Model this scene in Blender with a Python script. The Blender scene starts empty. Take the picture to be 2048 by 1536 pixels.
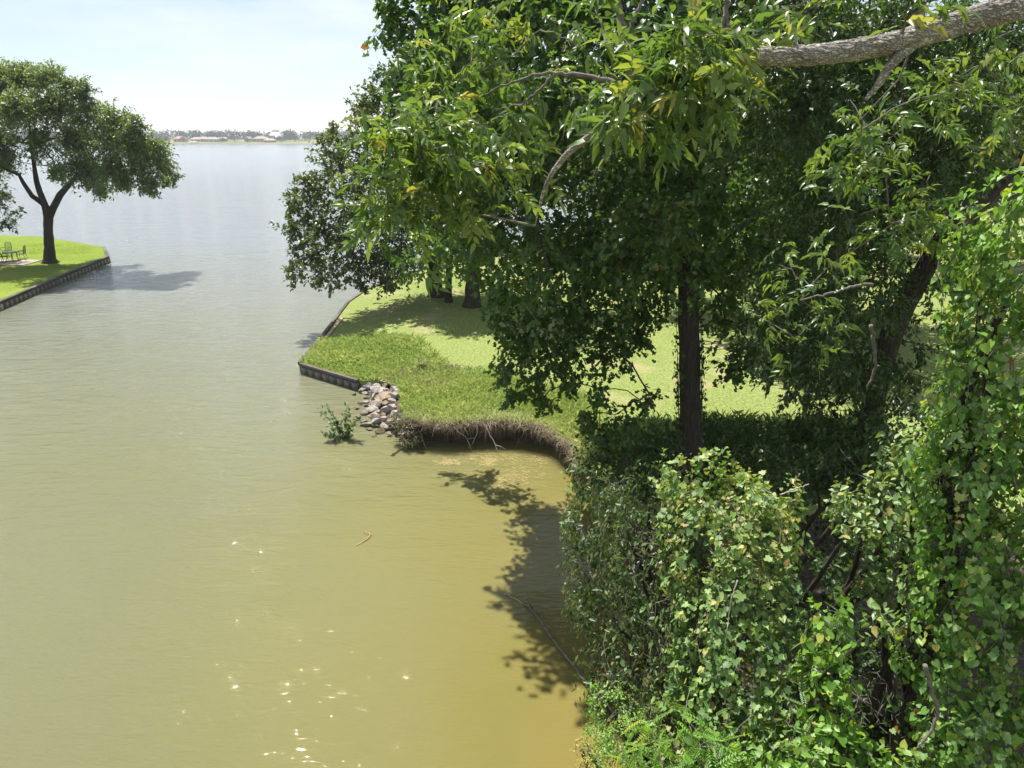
import bpy, bmesh, math, random
import numpy as np
from mathutils import Vector, Matrix, noise as mnoise
from mathutils.geometry import delaunay_2d_cdt

random.seed(7)
RNG = np.random.default_rng(11)
R = math.radians
S = bpy.context.scene
COL = S.collection

# ---------------------------------------------------------------- camera, sky, sun, exposure
CAM_Z = 10.0
PITCH = math.atan(494 / 1420)
cam_d = bpy.data.cameras.new('camera')
cam = bpy.data.objects.new('camera', cam_d)
COL.objects.link(cam)
cam.location = (0, 0, CAM_Z)
cam.rotation_euler = (math.pi / 2 - PITCH, 0, 0)
cam_d.sensor_width = 36.0
cam_d.lens = 36.0 * 1420 / 2048
cam_d.clip_start = 0.05
cam_d.clip_end = 12000
S.camera = cam

SUN_EL, SUN_AZ = R(64), R(-31)          # azimuth from +Y, negative = towards -X
SUNV = Vector((math.sin(SUN_AZ) * math.cos(SUN_EL), math.cos(SUN_AZ) * math.cos(SUN_EL), math.sin(SUN_EL)))
W = bpy.data.worlds.new('World')
S.world = W
W.use_nodes = True
wn, wl = W.node_tree.nodes, W.node_tree.links
wn.clear()
w_out = wn.new('ShaderNodeOutputWorld')
w_bg = wn.new('ShaderNodeBackground')
w_sky = wn.new('ShaderNodeTexSky')
w_sky.sky_type = 'NISHITA'
w_sky.sun_disc = False
w_sky.sun_elevation = SUN_EL
w_sky.sun_rotation = SUN_AZ
w_sky.air_density = 1.0
w_sky.dust_density = 0.0
w_sky.ozone_density = 1.0
w_tc = wn.new('ShaderNodeTexCoord')
w_map = wn.new('ShaderNodeMapping')
w_map.inputs['Scale'].default_value = (1.0, 1.0, 4.5)
w_noise = wn.new('ShaderNodeTexNoise')
w_noise.inputs['Scale'].default_value = 2.2
w_noise.inputs['Detail'].default_value = 7
w_noise.inputs['Roughness'].default_value = 0.6
w_ramp = wn.new('ShaderNodeMapRange')
w_ramp.inputs['From Min'].default_value = 0.42
w_ramp.inputs['From Max'].default_value = 0.66
w_ramp.inputs['To Min'].default_value = 0.38
w_ramp.inputs['To Max'].default_value = 0.95
w_mix = wn.new('ShaderNodeMixRGB')
w_mix.inputs['Color2'].default_value = (7.9, 8.45, 9.1, 1)
wl.new(w_tc.outputs['Generated'], w_map.inputs['Vector'])
wl.new(w_map.outputs[0], w_noise.inputs['Vector'])
wl.new(w_noise.outputs['Fac'], w_ramp.inputs['Value'])
wl.new(w_ramp.outputs[0], w_mix.inputs['Fac'])
wl.new(w_sky.outputs[0], w_mix.inputs['Color1'])
wl.new(w_mix.outputs[0], w_bg.inputs['Color'])
w_bg.inputs['Strength'].default_value = 0.059
wl.new(w_bg.outputs[0], w_out.inputs['Surface'])

sun_d = bpy.data.lights.new('sun', 'SUN')
sun_d.energy = 4.9
sun_d.angle = R(0.53)
sun_d.color = (1.0, 0.95, 0.87)
sun = bpy.data.objects.new('sun', sun_d)
COL.objects.link(sun)
sun.rotation_euler = (-SUNV).to_track_quat('-Z', 'Y').to_euler()
sun.location = (0, 0, 60)

S.view_settings.view_transform = 'Standard'
S.view_settings.look = 'None'
S.view_settings.gamma = 1.0
S.view_settings.use_curve_mapping = False
S.view_settings.exposure = 1.05
S.cycles.use_denoising = True
S.cycles.max_bounces = 7
S.cycles.diffuse_bounces = 3
S.cycles.glossy_bounces = 3
S.cycles.transmission_bounces = 4
S.cycles.transparent_max_bounces = 4
S.cycles.caustics_reflective = False
S.cycles.caustics_refractive = False
S.cycles.sample_clamp_indirect = 6

# ---------------------------------------------------------------- helpers
CP, SP = math.cos(PITCH), math.sin(PITCH)

def ray(px, py):
    a, b = (px - 1024) / 1420, -(py - 768) / 1420
    return Vector((a, CP + b * SP, -SP + b * CP))

def at(px, py, Y):
    """world point on the sight line of a photo pixel, at distance Y in front"""
    d = ray(px, py)
    return Vector((0, 0, CAM_Z)) + d * (Y / d.y)

def gp(px, py, z=0.0):
    """world point where a photo pixel meets the level z"""
    d = ray(px, py)
    return Vector((0, 0, CAM_Z)) + d * ((z - CAM_Z) / d.z)

def NP(v):
    return np.array(v, dtype=float)

def tag(o, label=None, cat=None, group=None, kind=None):
    if label: o['label'] = label
    if cat: o['category'] = cat
    if group: o['group'] = group
    if kind: o['kind'] = kind
    return o

def empty(name, loc, label=None, cat=None, group=None, rz=0):
    o = bpy.data.objects.new(name, None)
    COL.objects.link(o)
    o.location = loc
    o.rotation_euler = (0, 0, rz)
    o.empty_display_size = 0.3
    return tag(o, label, cat, group)

class MB:
    """mesh collector with numpy arrays"""
    def __init__(s):
        s.v, s.f, s.r, s.n = [], [], [], 0
    def add(s, v, f, r=None):
        v = np.asarray(v, dtype=float).reshape(-1, 3)
        f = [tuple(int(i) + s.n for i in q) for q in f]
        s.v.append(v); s.f += f
        s.r.append(np.full(len(v), 0.5 if r is None else r))
        s.n += len(v)
    def box(s, c, d, rz=0.0, r=None, M=None):
        x, y, z = d[0] / 2, d[1] / 2, d[2] / 2
        p = np.array([(sx * x, sy * y, sz * z) for sx in (-1, 1) for sy in (-1, 1) for sz in (-1, 1)])
        if M is not None:
            p = p @ np.array(M.to_3x3()).T
        elif rz:
            co, si = math.cos(rz), math.sin(rz)
            p = np.stack([p[:, 0] * co - p[:, 1] * si, p[:, 0] * si + p[:, 1] * co, p[:, 2]], 1)
        s.add(p + NP(c), [(0, 1, 3, 2), (4, 6, 7, 5), (0, 4, 5, 1), (2, 3, 7, 6), (0, 2, 6, 4), (1, 5, 7, 3)], r)
    def tube(s, pts, rad, sides=6, r=None, jit=0.0):
        pts = np.asarray([NP(p) for p in pts]); n = len(pts)
        rad = np.broadcast_to(np.asarray(rad, dtype=float), (n,))
        T = np.gradient(pts, axis=0)
        T /= np.linalg.norm(T, axis=1)[:, None] + 1e-9
        ref = np.array([0.0, 0.0, 1.0]) if abs(T[0][2]) < 0.9 else np.array([1.0, 0, 0])
        V = []
        a = np.arange(sides) * 2 * math.pi / sides
        U = np.cross(T[0], ref); U /= np.linalg.norm(U)
        for i in range(n):
            U = U - T[i] * np.dot(U, T[i]); U /= np.linalg.norm(U) + 1e-9
            B = np.cross(T[i], U)
            rr = rad[i] * (1 + (RNG.uniform(-jit, jit, sides) if jit else 0))
            V.append(pts[i] + np.cos(a)[:, None] * U * np.reshape(rr, (-1, 1)) + np.sin(a)[:, None] * B * np.reshape(rr, (-1, 1)))
        F = []
        for i in range(n - 1):
            for k in range(sides):
                k2 = (k + 1) % sides
                F.append((i * sides + k, i * sides + k2, (i + 1) * sides + k2, (i + 1) * sides + k))
        F.append(tuple(range(sides - 1, -1, -1)))
        F.append(tuple((n - 1) * sides + k for k in range(sides)))
        s.add(np.concatenate(V), F, r)
    def build(s, name, mat, parent=None, smooth=False, origin=None):
        me = bpy.data.meshes.new(name)
        v = np.concatenate(s.v) if s.v else np.zeros((0, 3))
        if origin is not None:
            v = v - NP(origin)
        me.from_pydata(v.tolist(), [], s.f)
        a = me.attributes.new('rnd', 'FLOAT', 'POINT')
        a.data.foreach_set('value', np.concatenate(s.r).astype(np.float32))
        if smooth:
            me.polygons.foreach_set('use_smooth', np.ones(len(me.polygons), dtype=bool))
        me.materials.append(mat)
        return link(name, me, parent)

def link(name, me, parent=None, kind=None):
    o = bpy.data.objects.new(name, me)
    COL.objects.link(o)
    if parent is not None:
        o.parent = parent
    if kind: o['kind'] = kind
    return o

def tri_mesh(name, V, F, rnd, mat):
    """fast triangle mesh"""
    me = bpy.data.meshes.new(name)
    nf = len(F)
    me.vertices.add(len(V)); me.vertices.foreach_set('co', V.astype(np.float32).ravel())
    me.loops.add(nf * 3); me.loops.foreach_set('vertex_index', F.astype(np.int32).ravel())
    me.polygons.add(nf)
    me.polygons.foreach_set('loop_start', (np.arange(nf) * 3).astype(np.int32))
    me.polygons.foreach_set('loop_total', np.full(nf, 3, dtype=np.int32))
    me.update(calc_edges=True)
    a = me.attributes.new('rnd', 'FLOAT', 'POINT')
    a.data.foreach_set('value', rnd.astype(np.float32))
    me.materials.append(mat)
    return me

# ---------------------------------------------------------------- materials
def new_mat(name):
    m = bpy.data.materials.new(name)
    m.use_nodes = True
    n, l = m.node_tree.nodes, m.node_tree.links
    b = n['Principled BSDF']
    return m, n, l, b

def ramp(n, stops):
    r = n.new('ShaderNodeValToRGB')
    e = r.color_ramp.elements
    while len(e) < len(stops): e.new(0.5)
    for q, (p, c) in zip(e, stops):
        q.position = p; q.color = (*c, 1)
    return r

def noise_mat(name, stops, scale=3.0, detail=6, rough=0.85, bump=0.0, bscale=None, stretch=(1, 1, 1), spec=0.3, rnd=0.0, coords='Object'):
    m, n, l, b = new_mat(name)
    tc = n.new('ShaderNodeTexCoord'); mp = n.new('ShaderNodeMapping')
    mp.inputs['Scale'].default_value = stretch
    tx = n.new('ShaderNodeTexNoise'); tx.inputs['Scale'].default_value = scale; tx.inputs['Detail'].default_value = detail
    tx.inputs['Roughness'].default_value = 0.65
    l.new(tc.outputs[coords], mp.inputs[0]); l.new(mp.outputs[0], tx.inputs['Vector'])
    r = ramp(n, stops)
    if rnd:
        at_ = n.new('ShaderNodeAttribute'); at_.attribute_name = 'rnd'
        ma = n.new('ShaderNodeMath'); ma.operation = 'MULTIPLY_ADD'
        ma.inputs[1].default_value = rnd; l.new(at_.outputs['Fac'], ma.inputs[0])
        mb = n.new('ShaderNodeMath'); mb.operation = 'SUBTRACT'; mb.inputs[1].default_value = rnd / 2
        l.new(tx.outputs['Fac'], mb.inputs[0]); l.new(mb.outputs[0], ma.inputs[2]); l.new(ma.outputs[0], r.inputs[0])
    else:
        l.new(tx.outputs['Fac'], r.inputs[0])
    l.new(r.outputs[0], b.inputs['Base Color'])
    b.inputs['Roughness'].default_value = rough
    b.inputs['Specular IOR Level'].default_value = spec
    if bump:
        t2 = n.new('ShaderNodeTexNoise'); t2.inputs['Scale'].default_value = bscale or scale * 4; t2.inputs['Detail'].default_value = 5
        l.new(mp.outputs[0], t2.inputs['Vector'])
        bp = n.new('ShaderNodeBump'); bp.inputs['Strength'].default_value = bump; bp.inputs['Distance'].default_value = 0.03
        l.new(t2.outputs['Fac'], bp.inputs['Height']); l.new(bp.outputs[0], b.inputs['Normal'])
    return m

def leaf_mat(name, stops, trans_tint=(1.5, 1.4, 0.6), trans=0.42, rough=0.42, spec=0.5, upn=0.0, gain=1.2):
    stops = [(p, tuple(min(.8, k * gain) for k in c)) for p, c in stops]
    m, n, l, b = new_mat(name)
    at_ = n.new('ShaderNodeAttribute'); at_.attribute_name = 'rnd'
    r = ramp(n, stops)
    l.new(at_.outputs['Fac'], r.inputs[0])
    l.new(r.outputs[0], b.inputs['Base Color'])
    b.inputs['Roughness'].default_value = rough
    b.inputs['Specular IOR Level'].default_value = spec
    tr = n.new('ShaderNodeBsdfTranslucent')
    mu = n.new('ShaderNodeMixRGB'); mu.blend_type = 'MULTIPLY'; mu.inputs[0].default_value = 1
    mu.inputs[2].default_value = (*trans_tint, 1)
    l.new(r.outputs[0], mu.inputs[1]); l.new(mu.outputs[0], tr.inputs['Color'])
    mx = n.new('ShaderNodeMixShader'); mx.inputs[0].default_value = trans
    if upn:      # fine blades shade like a soft upward surface
        g = n.new('ShaderNodeNewGeometry'); vm = n.new('ShaderNodeMix'); vm.data_type = 'VECTOR'; vm.inputs[0].default_value = upn
        l.new(g.outputs['Normal'], vm.inputs[4]); vm.inputs[5].default_value = (0, 0, 1)
        l.new(vm.outputs[1], b.inputs['Normal']); l.new(vm.outputs[1], tr.inputs['Normal'])
    out = n['Material Output']
    l.new(b.outputs[0], mx.inputs[1]); l.new(tr.outputs[0], mx.inputs[2]); l.new(mx.outputs[0], out.inputs['Surface'])
    return m

def wet_line(m, z0, z1, dark=.38, tint=(.55, .6, .42)):
    """algae and damp just above the waterline"""
    n, l = m.node_tree.nodes, m.node_tree.links
    b = n['Principled BSDF']; src = b.inputs['Base Color'].links[0].from_socket
    g = n.new('ShaderNodeNewGeometry'); sp = n.new('ShaderNodeSeparateXYZ'); l.new(g.outputs['Position'], sp.inputs[0])
    nz = n.new('ShaderNodeTexNoise'); nz.inputs['Scale'].default_value = 3; l.new(g.outputs['Position'], nz.inputs['Vector'])
    ad = n.new('ShaderNodeMath'); ad.operation = 'MULTIPLY_ADD'; ad.inputs[1].default_value = -.18; l.new(nz.outputs['Fac'], ad.inputs[0]); l.new(sp.outputs['Z'], ad.inputs[2])
    mr = n.new('ShaderNodeMapRange'); mr.inputs['From Min'].default_value = z0 - .09; mr.inputs['From Max'].default_value = z1 - .09
    mr.inputs['To Min'].default_value = 1; mr.inputs['To Max'].default_value = 0; l.new(ad.outputs[0], mr.inputs['Value'])
    mx = n.new('ShaderNodeMixRGB'); mx.blend_type = 'MULTIPLY'; mx.inputs[2].default_value = (*tint, 1)
    l.new(mr.outputs[0], mx.inputs[0]); l.new(src, mx.inputs[1]); l.new(mx.outputs[0], b.inputs['Base Color'])
    return m

M = {}
M['leaf_elm'] = leaf_mat('leaf_elm', [(0, (.042, .072, .026)), (.5, (.072, .112, .038)), (1, (.13, .175, .058))], rough=.42, gain=1.45)
M['leaf_oak'] = leaf_mat('leaf_oak', [(0, (.026, .062, .018)), (.5, (.042, .090, .022)), (.93, (.075, .135, .03)), (.975, (.16, .11, .03)), (1, (.15, .08, .03))], rough=.36, gain=1.45)
M['leaf_post_oak'] = leaf_mat('leaf_post_oak', [(0, (.036, .058, .020)), (.5, (.056, .086, .026)), (1, (.095, .125, .035))], rough=.36, gain=1.35)
M['leaf_pecan'] = leaf_mat('leaf_pecan', [(0, (.036, .074, .024)), (.45, (.062, .113, .030)), (.85, (.115, .165, .040)), (1, (.20, .19, .05))], rough=.36, trans=.47, spec=.5, gain=1.45)
M['leaf_vine'] = leaf_mat('leaf_vine', [(0, (.046, .095, .024)), (.45, (.075, .145, .032)), (.85, (.12, .19, .04)), (.94, (.20, .23, .045)), (.985, (.26, .20, .06)), (1, (.22, .10, .04))], rough=.5, trans=.38, gain=1.85)
M['leaf_grape'] = leaf_mat('leaf_grape', [(0, (.05, .095, .03)), (.45, (.085, .145, .045)), (.88, (.14, .20, .06)), (.95, (.22, .235, .07)), (.985, (.30, .24, .10)), (1, (.24, .14, .07))], rough=.55, trans=.34, gain=1.75)
M['leaf_bright'] = leaf_mat('leaf_bright', [(0, (.07, .15, .025)), (.5, (.10, .20, .03)), (.9, (.16, .25, .04)), (1, (.26, .24, .05))], rough=.45, trans=.42, gain=1.6)
M['leaf_shrub'] = leaf_mat('leaf_shrub', [(0, (.028, .058, .018)), (.5, (.046, .086, .024)), (.9, (.085, .125, .035)), (.97, (.17, .15, .05)), (1, (.2, .1, .05))], rough=.42)
M['leaf_pale'] = leaf_mat('leaf_pale', [(0, (.07, .12, .04)), (.5, (.11, .17, .06)), (.9, (.15, .20, .07)), (.97, (.25, .2, .07)), (1, (.3, .14, .09))], rough=.45, trans=.34, gain=1.7)
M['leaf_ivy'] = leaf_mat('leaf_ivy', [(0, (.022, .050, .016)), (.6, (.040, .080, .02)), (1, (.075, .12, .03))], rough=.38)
M['leaf_crest'] = leaf_mat('leaf_crest', [(0, (.15, .20, .06)), (.5, (.24, .27, .09)), (.85, (.34, .34, .13)), (1, (.40, .30, .16))], rough=.55, trans=.34, gain=1.25)  # yellowish leaves, paler also to put sunlit contrast into the crest colour
M['leaf_yellow'] = leaf_mat('leaf_yellow', [(0, (.20, .20, .05)), (.6, (.34, .30, .08)), (1, (.45, .36, .12))], rough=.5)
M['leaf_cypress'] = leaf_mat('leaf_cypress', [(0, (.10, .13, .06)), (1, (.2, .22, .11))], rough=.6)
M['grass'] = leaf_mat('grass', [(0, (.14, .212, .066)), (.45, (.235, .31, .098)), (.75, (.335, .378, .14)), (.92, (.45, .42, .22)), (1, (.52, .45, .30))], rough=.55, trans=.5, trans_tint=(1.15, 1.12, .8), spec=.25, gain=1.3)
M['grass_green'] = leaf_mat('grass_green', [(0, (.10, .19, .02)), (.6, (.18, .27, .03)), (1, (.27, .33, .05))], rough=.55, trans=.5, trans_tint=(1.15, 1.15, .6), spec=.25, gain=1.2)
M['grass_shade'] = leaf_mat('grass_shade', [(0, (.045, .085, .035)), (.6, (.075, .12, .045)), (1, (.14, .16, .07))], rough=.55, trans=.4, trans_tint=(1.1, 1.1, .7), spec=.25, gain=1.0)  # grass colours lowered to paint in the shade under the oak
M['dry_grass'] = leaf_mat('dry_grass', [(0, (.13, .10, .07)), (.4, (.21, .165, .12)), (.75, (.31, .245, .19)), (1, (.40, .34, .24))], rough=.8, trans=.15, trans_tint=(1, 1, 1), spec=.15, gain=1.4)
M['weed'] = leaf_mat('weed', [(0, (.20, .16, .05)), (1, (.38, .31, .12))], rough=.6, trans=.1, trans_tint=(1, 1, 1))

M['bark_dark'] = noise_mat('bark_dark', [(.3, (.018, .014, .011)), (.7, (.065, .05, .04))], scale=6, bump=.9, bscale=9, stretch=(3, 3, .5))
M['bark_oak'] = noise_mat('bark_oak', [(.3, (.022, .018, .015)), (.55, (.06, .05, .042)), (.75, (.10, .085, .07))], scale=7, bump=1.0, bscale=10, stretch=(3, 3, .45))
M['bark_twig'] = noise_mat('bark_twig', [(.3, (.08, .07, .06)), (.7, (.20, .175, .15))], scale=14)
M['bark_pale'] = noise_mat('bark_pale', [(.3, (.14, .12, .10)), (.7, (.34, .29, .24))], scale=5, bump=.5, stretch=(3, 3, .6))
M['dead_wood'] = noise_mat('dead_wood', [(.3, (.26, .23, .19)), (.7, (.50, .45, .39))], scale=12, bump=.3)
M['wet_wood'] = noise_mat('wet_wood', [(.3, (.06, .05, .04)), (.7, (.17, .15, .13))], scale=9, bump=.4, rough=.45)
M['drowned_wood'] = noise_mat('drowned_wood', [(.3, (.30, .20, .07)), (.7, (.42, .30, .12))], scale=7, rough=.3)
M['shade_litter'] = noise_mat('shade_litter', [(.35, (.018, .014, .010)), (.5, (.045, .034, .024)), (.65, (.085, .065, .045))], scale=9, bump=1.0, bscale=14)  # tones kept dark to carry the shade of the thicket gaps
M['soil'] = noise_mat('soil', [(.3, (.035, .025, .018)), (.6, (.085, .06, .045)), (.8, (.15, .11, .085))], scale=3, bump=1.0, bscale=7)
M['steel'] = noise_mat('steel', [(.3, (.03, .026, .024)), (.6, (.07, .062, .058)), (.8, (.14, .10, .08))], scale=4, rough=.7, bump=.3, rnd=.3)
M['steel_grey'] = noise_mat('steel_grey', [(.3, (.10, .10, .095)), (.6, (.17, .165, .155)), (.8, (.20, .17, .14))], scale=5, rough=.75, bump=.3, rnd=.4)
M['cap_wood'] = noise_mat('cap_wood', [(.3, (.05, .042, .036)), (.7, (.13, .11, .095))], scale=3, rough=.85, bump=.3, rnd=.35)
M['rib_wood'] = noise_mat('rib_wood', [(.3, (.16, .145, .12)), (.7, (.34, .31, .26))], scale=3, rough=.85, bump=.3, rnd=.35)
M['cap_pale'] = noise_mat('cap_pale', [(.3, (.30, .22, .16)), (.7, (.46, .36, .27))], scale=3, rough=.85, bump=.3)
wet_line(M['steel_grey'], .05, .2); wet_line(M['rib_wood'], .05, .22)
M['iron'] = noise_mat('iron', [(.3, (.012, .014, .014)), (.7, (.03, .034, .032))], scale=5, rough=.5)
M['paving'] = noise_mat('paving', [(.3, (.25, .19, .16)), (.7, (.42, .35, .31))], scale=4, rough=.9, rnd=.3)

def lawn_mat(name, stops, patches, pscale):
    m, n, l, b = new_mat(name)
    g = n.new('ShaderNodeNewGeometry')
    t1 = n.new('ShaderNodeTexNoise'); t1.inputs['Scale'].default_value = 9; t1.inputs['Detail'].default_value = 9; t1.inputs['Roughness'].default_value = .75
    t2 = n.new('ShaderNodeTexNoise'); t2.inputs['Scale'].default_value = pscale; t2.inputs['Detail'].default_value = 4
    l.new(g.outputs['Position'], t1.inputs['Vector']); l.new(g.outputs['Position'], t2.inputs['Vector'])
    r1 = ramp(n, stops); l.new(t1.outputs['Fac'], r1.inputs[0])
    mr = n.new('ShaderNodeMapRange'); mr.inputs['From Min'].default_value = patches[1]; mr.inputs['From Max'].default_value = patches[2]
    mr.inputs['To Max'].default_value = .8
    l.new(t2.outputs['Fac'], mr.inputs['Value'])
    mx = n.new('ShaderNodeMixRGB'); mx.inputs[2].default_value = (*patches[0], 1)
    l.new(mr.outputs[0], mx.inputs[0]); l.new(r1.outputs[0], mx.inputs[1])
    l.new(mx.outputs[0], b.inputs['Base Color'])
    b.inputs['Roughness'].default_value = .95; b.inputs['Specular IOR Level'].default_value = .1
    bp = n.new('ShaderNodeBump'); bp.inputs['Strength'].default_value = .6; bp.inputs['Distance'].default_value = .05
    t3 = n.new('ShaderNodeTexNoise'); t3.inputs['Scale'].default_value = 14; t3.inputs['Detail'].default_value = 6
    l.new(g.outputs['Position'], t3.inputs['Vector']); l.new(t3.outputs['Fac'], bp.inputs['Height']); l.new(bp.outputs[0], b.inputs['Normal'])
    return m
M['lawn'] = lawn_mat('lawn', [(.36, (.10, .145, .038)), (.5, (.178, .22, .064)), (.62, (.26, .285, .108))], ((.34, .275, .17), .55, .74), .5)
M['lawn_green'] = lawn_mat('lawn_green', [(.36, (.075, .135, .016)), (.5, (.13, .19, .022)), (.62, (.19, .235, .04))], ((.22, .23, .045), .5, .75), .3)
M['far_grass'] = lawn_mat('far_grass', [(.25, (.09, .11, .05)), (.75, (.17, .18, .09))], ((.25, .22, .15), .5, .7), .01)

def water_mat():
    m, n, l, b = new_mat('water')
    g = n.new('ShaderNodeNewGeometry')
    sep = n.new('ShaderNodeSeparateXYZ'); l.new(g.outputs['Position'], sep.inputs[0])
    # silt in the shallows along the bank: colour of the water itself
    nz = n.new('ShaderNodeTexNoise'); nz.inputs['Scale'].default_value = .16; nz.inputs['Detail'].default_value = 4
    l.new(g.outputs['Position'], nz.inputs['Vector'])
    mr = n.new('ShaderNodeMapRange'); mr.inputs['From Min'].default_value = -9; mr.inputs['From Max'].default_value = 2.5
    l.new(sep.outputs['X'], mr.inputs['Value'])
    my = n.new('ShaderNodeMapRange'); my.inputs['From Min'].default_value = 36; my.inputs['From Max'].default_value = 16
    l.new(sep.outputs['Y'], my.inputs['Value'])
    mm = n.new('ShaderNodeMath'); mm.operation = 'MULTIPLY'; l.new(mr.outputs[0], mm.inputs[0]); l.new(my.outputs[0], mm.inputs[1])
    ma = n.new('ShaderNodeMath'); ma.operation = 'MULTIPLY_ADD'; ma.inputs[1].default_value = .5; ma.inputs[2].default_value = -.25
    l.new(nz.outputs['Fac'], ma.inputs[0])
    ad = n.new('ShaderNodeMath'); ad.operation = 'ADD'; ad.use_clamp = True
    l.new(mm.outputs[0], ad.inputs[0]); l.new(ma.outputs[0], ad.inputs[1])
    r = ramp(n, [(0, (.142, .143, .074)), (.45, (.162, .155, .062)), (.8, (.168, .150, .050)), (1, (.195, .156, .048))])
    l.new(ad.outputs[0], r.inputs[0])
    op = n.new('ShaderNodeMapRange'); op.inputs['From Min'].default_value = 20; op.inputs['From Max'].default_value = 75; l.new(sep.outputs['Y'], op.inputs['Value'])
    om = n.new('ShaderNodeMixRGB'); om.inputs[2].default_value = (.175, .192, .205, 1)  # open water less silty; base also lightened in place of sky reflection
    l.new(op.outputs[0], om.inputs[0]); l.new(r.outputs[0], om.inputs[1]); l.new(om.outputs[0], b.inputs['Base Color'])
    rg = n.new('ShaderNodeMapRange'); rg.inputs['From Min'].default_value = 30; rg.inputs['From Max'].default_value = 300
    rg.inputs['To Min'].default_value = .02; rg.inputs['To Max'].default_value = .14
    l.new(sep.outputs['Y'], rg.inputs['Value']); l.new(rg.outputs[0], b.inputs['Roughness'])
    b.inputs['IOR'].default_value = 1.333
    b.inputs['Subsurface Weight'].default_value = 1.0; b.inputs['Subsurface Radius'].default_value = (1, .85, .4); b.inputs['Subsurface Scale'].default_value = .26
    b.inputs['Specular IOR Level'].default_value = .5
    # ripples
    def wave(scale, stretch, rot, detail, dist=0.0):
        mp = n.new('ShaderNodeMapping'); mp.inputs['Rotation'].default_value = (0, 0, rot); mp.inputs['Scale'].default_value = stretch
        t = n.new('ShaderNodeTexNoise'); t.inputs['Scale'].default_value = scale; t.inputs['Detail'].default_value = detail
        t.inputs['Distortion'].default_value = dist; t.inputs['Roughness'].default_value = .5
        l.new(g.outputs['Position'], mp.inputs[0]); l.new(mp.outputs[0], t.inputs['Vector'])
        return t.outputs['Fac']
    w1 = wave(1.7, (.5, 1.5, 1), R(18), 3, .6)
    w2 = wave(7.0, (.55, 1.5, 1), R(24), 2, .4)
    w3 = wave(.16, (.6, 1.4, 1), R(12), 2)
    # calmer in the lee of the bank
    calm = n.new('ShaderNodeMapRange'); calm.inputs['From Min'].default_value = .15; calm.inputs['From Max'].default_value = .9
    calm.inputs['To Min'].default_value = 1; calm.inputs['To Max'].default_value = .38
    l.new(ad.outputs[0], calm.inputs['Value'])
    far = n.new('ShaderNodeMapRange'); far.inputs['From Min'].default_value = 30; far.inputs['From Max'].default_value = 700
    far.inputs['To Min'].default_value = 1; far.inputs['To Max'].default_value = .15; l.new(sep.outputs['Y'], far.inputs['Value'])
    ch = n.new('ShaderNodeMapRange'); ch.inputs['From Min'].default_value = 9; ch.inputs['From Max'].default_value = 32
    ch.inputs['To Min'].default_value = .22; ch.inputs['To Max'].default_value = 1; l.new(sep.outputs['Y'], ch.inputs['Value'])
    c1 = n.new('ShaderNodeMath'); c1.operation = 'MULTIPLY'; l.new(ch.outputs[0], c1.inputs[1])
    cf = n.new('ShaderNodeMath'); cf.operation = 'MULTIPLY'; l.new(calm.outputs[0], cf.inputs[0]); l.new(far.outputs[0], cf.inputs[1])
    b1 = n.new('ShaderNodeBump'); b1.inputs["Distance"].default_value = .145; l.new(cf.outputs[0], c1.inputs[0]); l.new(c1.outputs[0], b1.inputs['Strength'])
    l.new(w1, b1.inputs['Height'])
    b2 = n.new('ShaderNodeBump'); b2.inputs['Distance'].default_value = .022; l.new(cf.outputs[0], b2.inputs['Strength'])
    l.new(w2, b2.inputs['Height']); l.new(b1.outputs[0], b2.inputs['Normal'])
    b3 = n.new('ShaderNodeBump'); b3.inputs['Distance'].default_value = .2; l.new(far.outputs[0], b3.inputs['Strength'])
    l.new(w3, b3.inputs['Height']); l.new(b2.outputs[0], b3.inputs['Normal'])
    l.new(b3.outputs[0], b.inputs['Normal'])
    return m
M['water'] = water_mat()

# ---------------------------------------------------------------- leaf templates (x width, y length, z up)
def fan(half, cz=-.05, cy=.45, fold=.10):
    """symmetric outline from base to tip, fanned round a point on the midrib"""
    pts = [(0, half[0][1], 0)] + [(x, y, fold * abs(x)) for x, y in half[1:-1]] + [(0, half[-1][1], -.06)] + [(-x, y, fold * abs(x)) for x, y in reversed(half[1:-1])]
    V = [(0, cy, cz)] + pts
    k = len(pts)
    F = [(0, 1 + i, 1 + (i + 1) % k) for i in range(k)]
    return np.array(V), np.array(F)
T = {}
T['oval'] = fan([(0, 0), (.25, .42), (0, 1)], fold=.25)
T['oval_wide'] = fan([(0, 0), (.27, .22), (.30, .55), (0, 1)], fold=.22)
T['heart'] = fan([(0, .08), (.36, -.04), (.47, .34), (0, 1)], fold=.16)
T['heart_fine'] = fan([(0, .08), (.20, -.06), (.40, .04), (.47, .30), (.30, .66), (0, 1)], fold=.16)
T['grape'] = fan([(0, .06), (.30, -.08), (.52, .22), (.34, .42), (.40, .66), (.14, .70), (0, 1)], fold=.16)
T['oak'] = fan([(0, 0), (.07, .22), (.33, .26), (.12, .42), (.45, .58), (.13, .68), (.24, .90), (0, 1)], fold=.16)
T['oak_far'] = fan([(0, 0), (.32, .28), (.14, .45), (.42, .65), (0, 1)], fold=.2)
T['diamond'] = (np.array([(0, 0, 0), (.24, .5, .05), (0, 1, -.08), (-.24, .5, .05)]), np.array([(0, 1, 2), (0, 2, 3)]))
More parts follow.
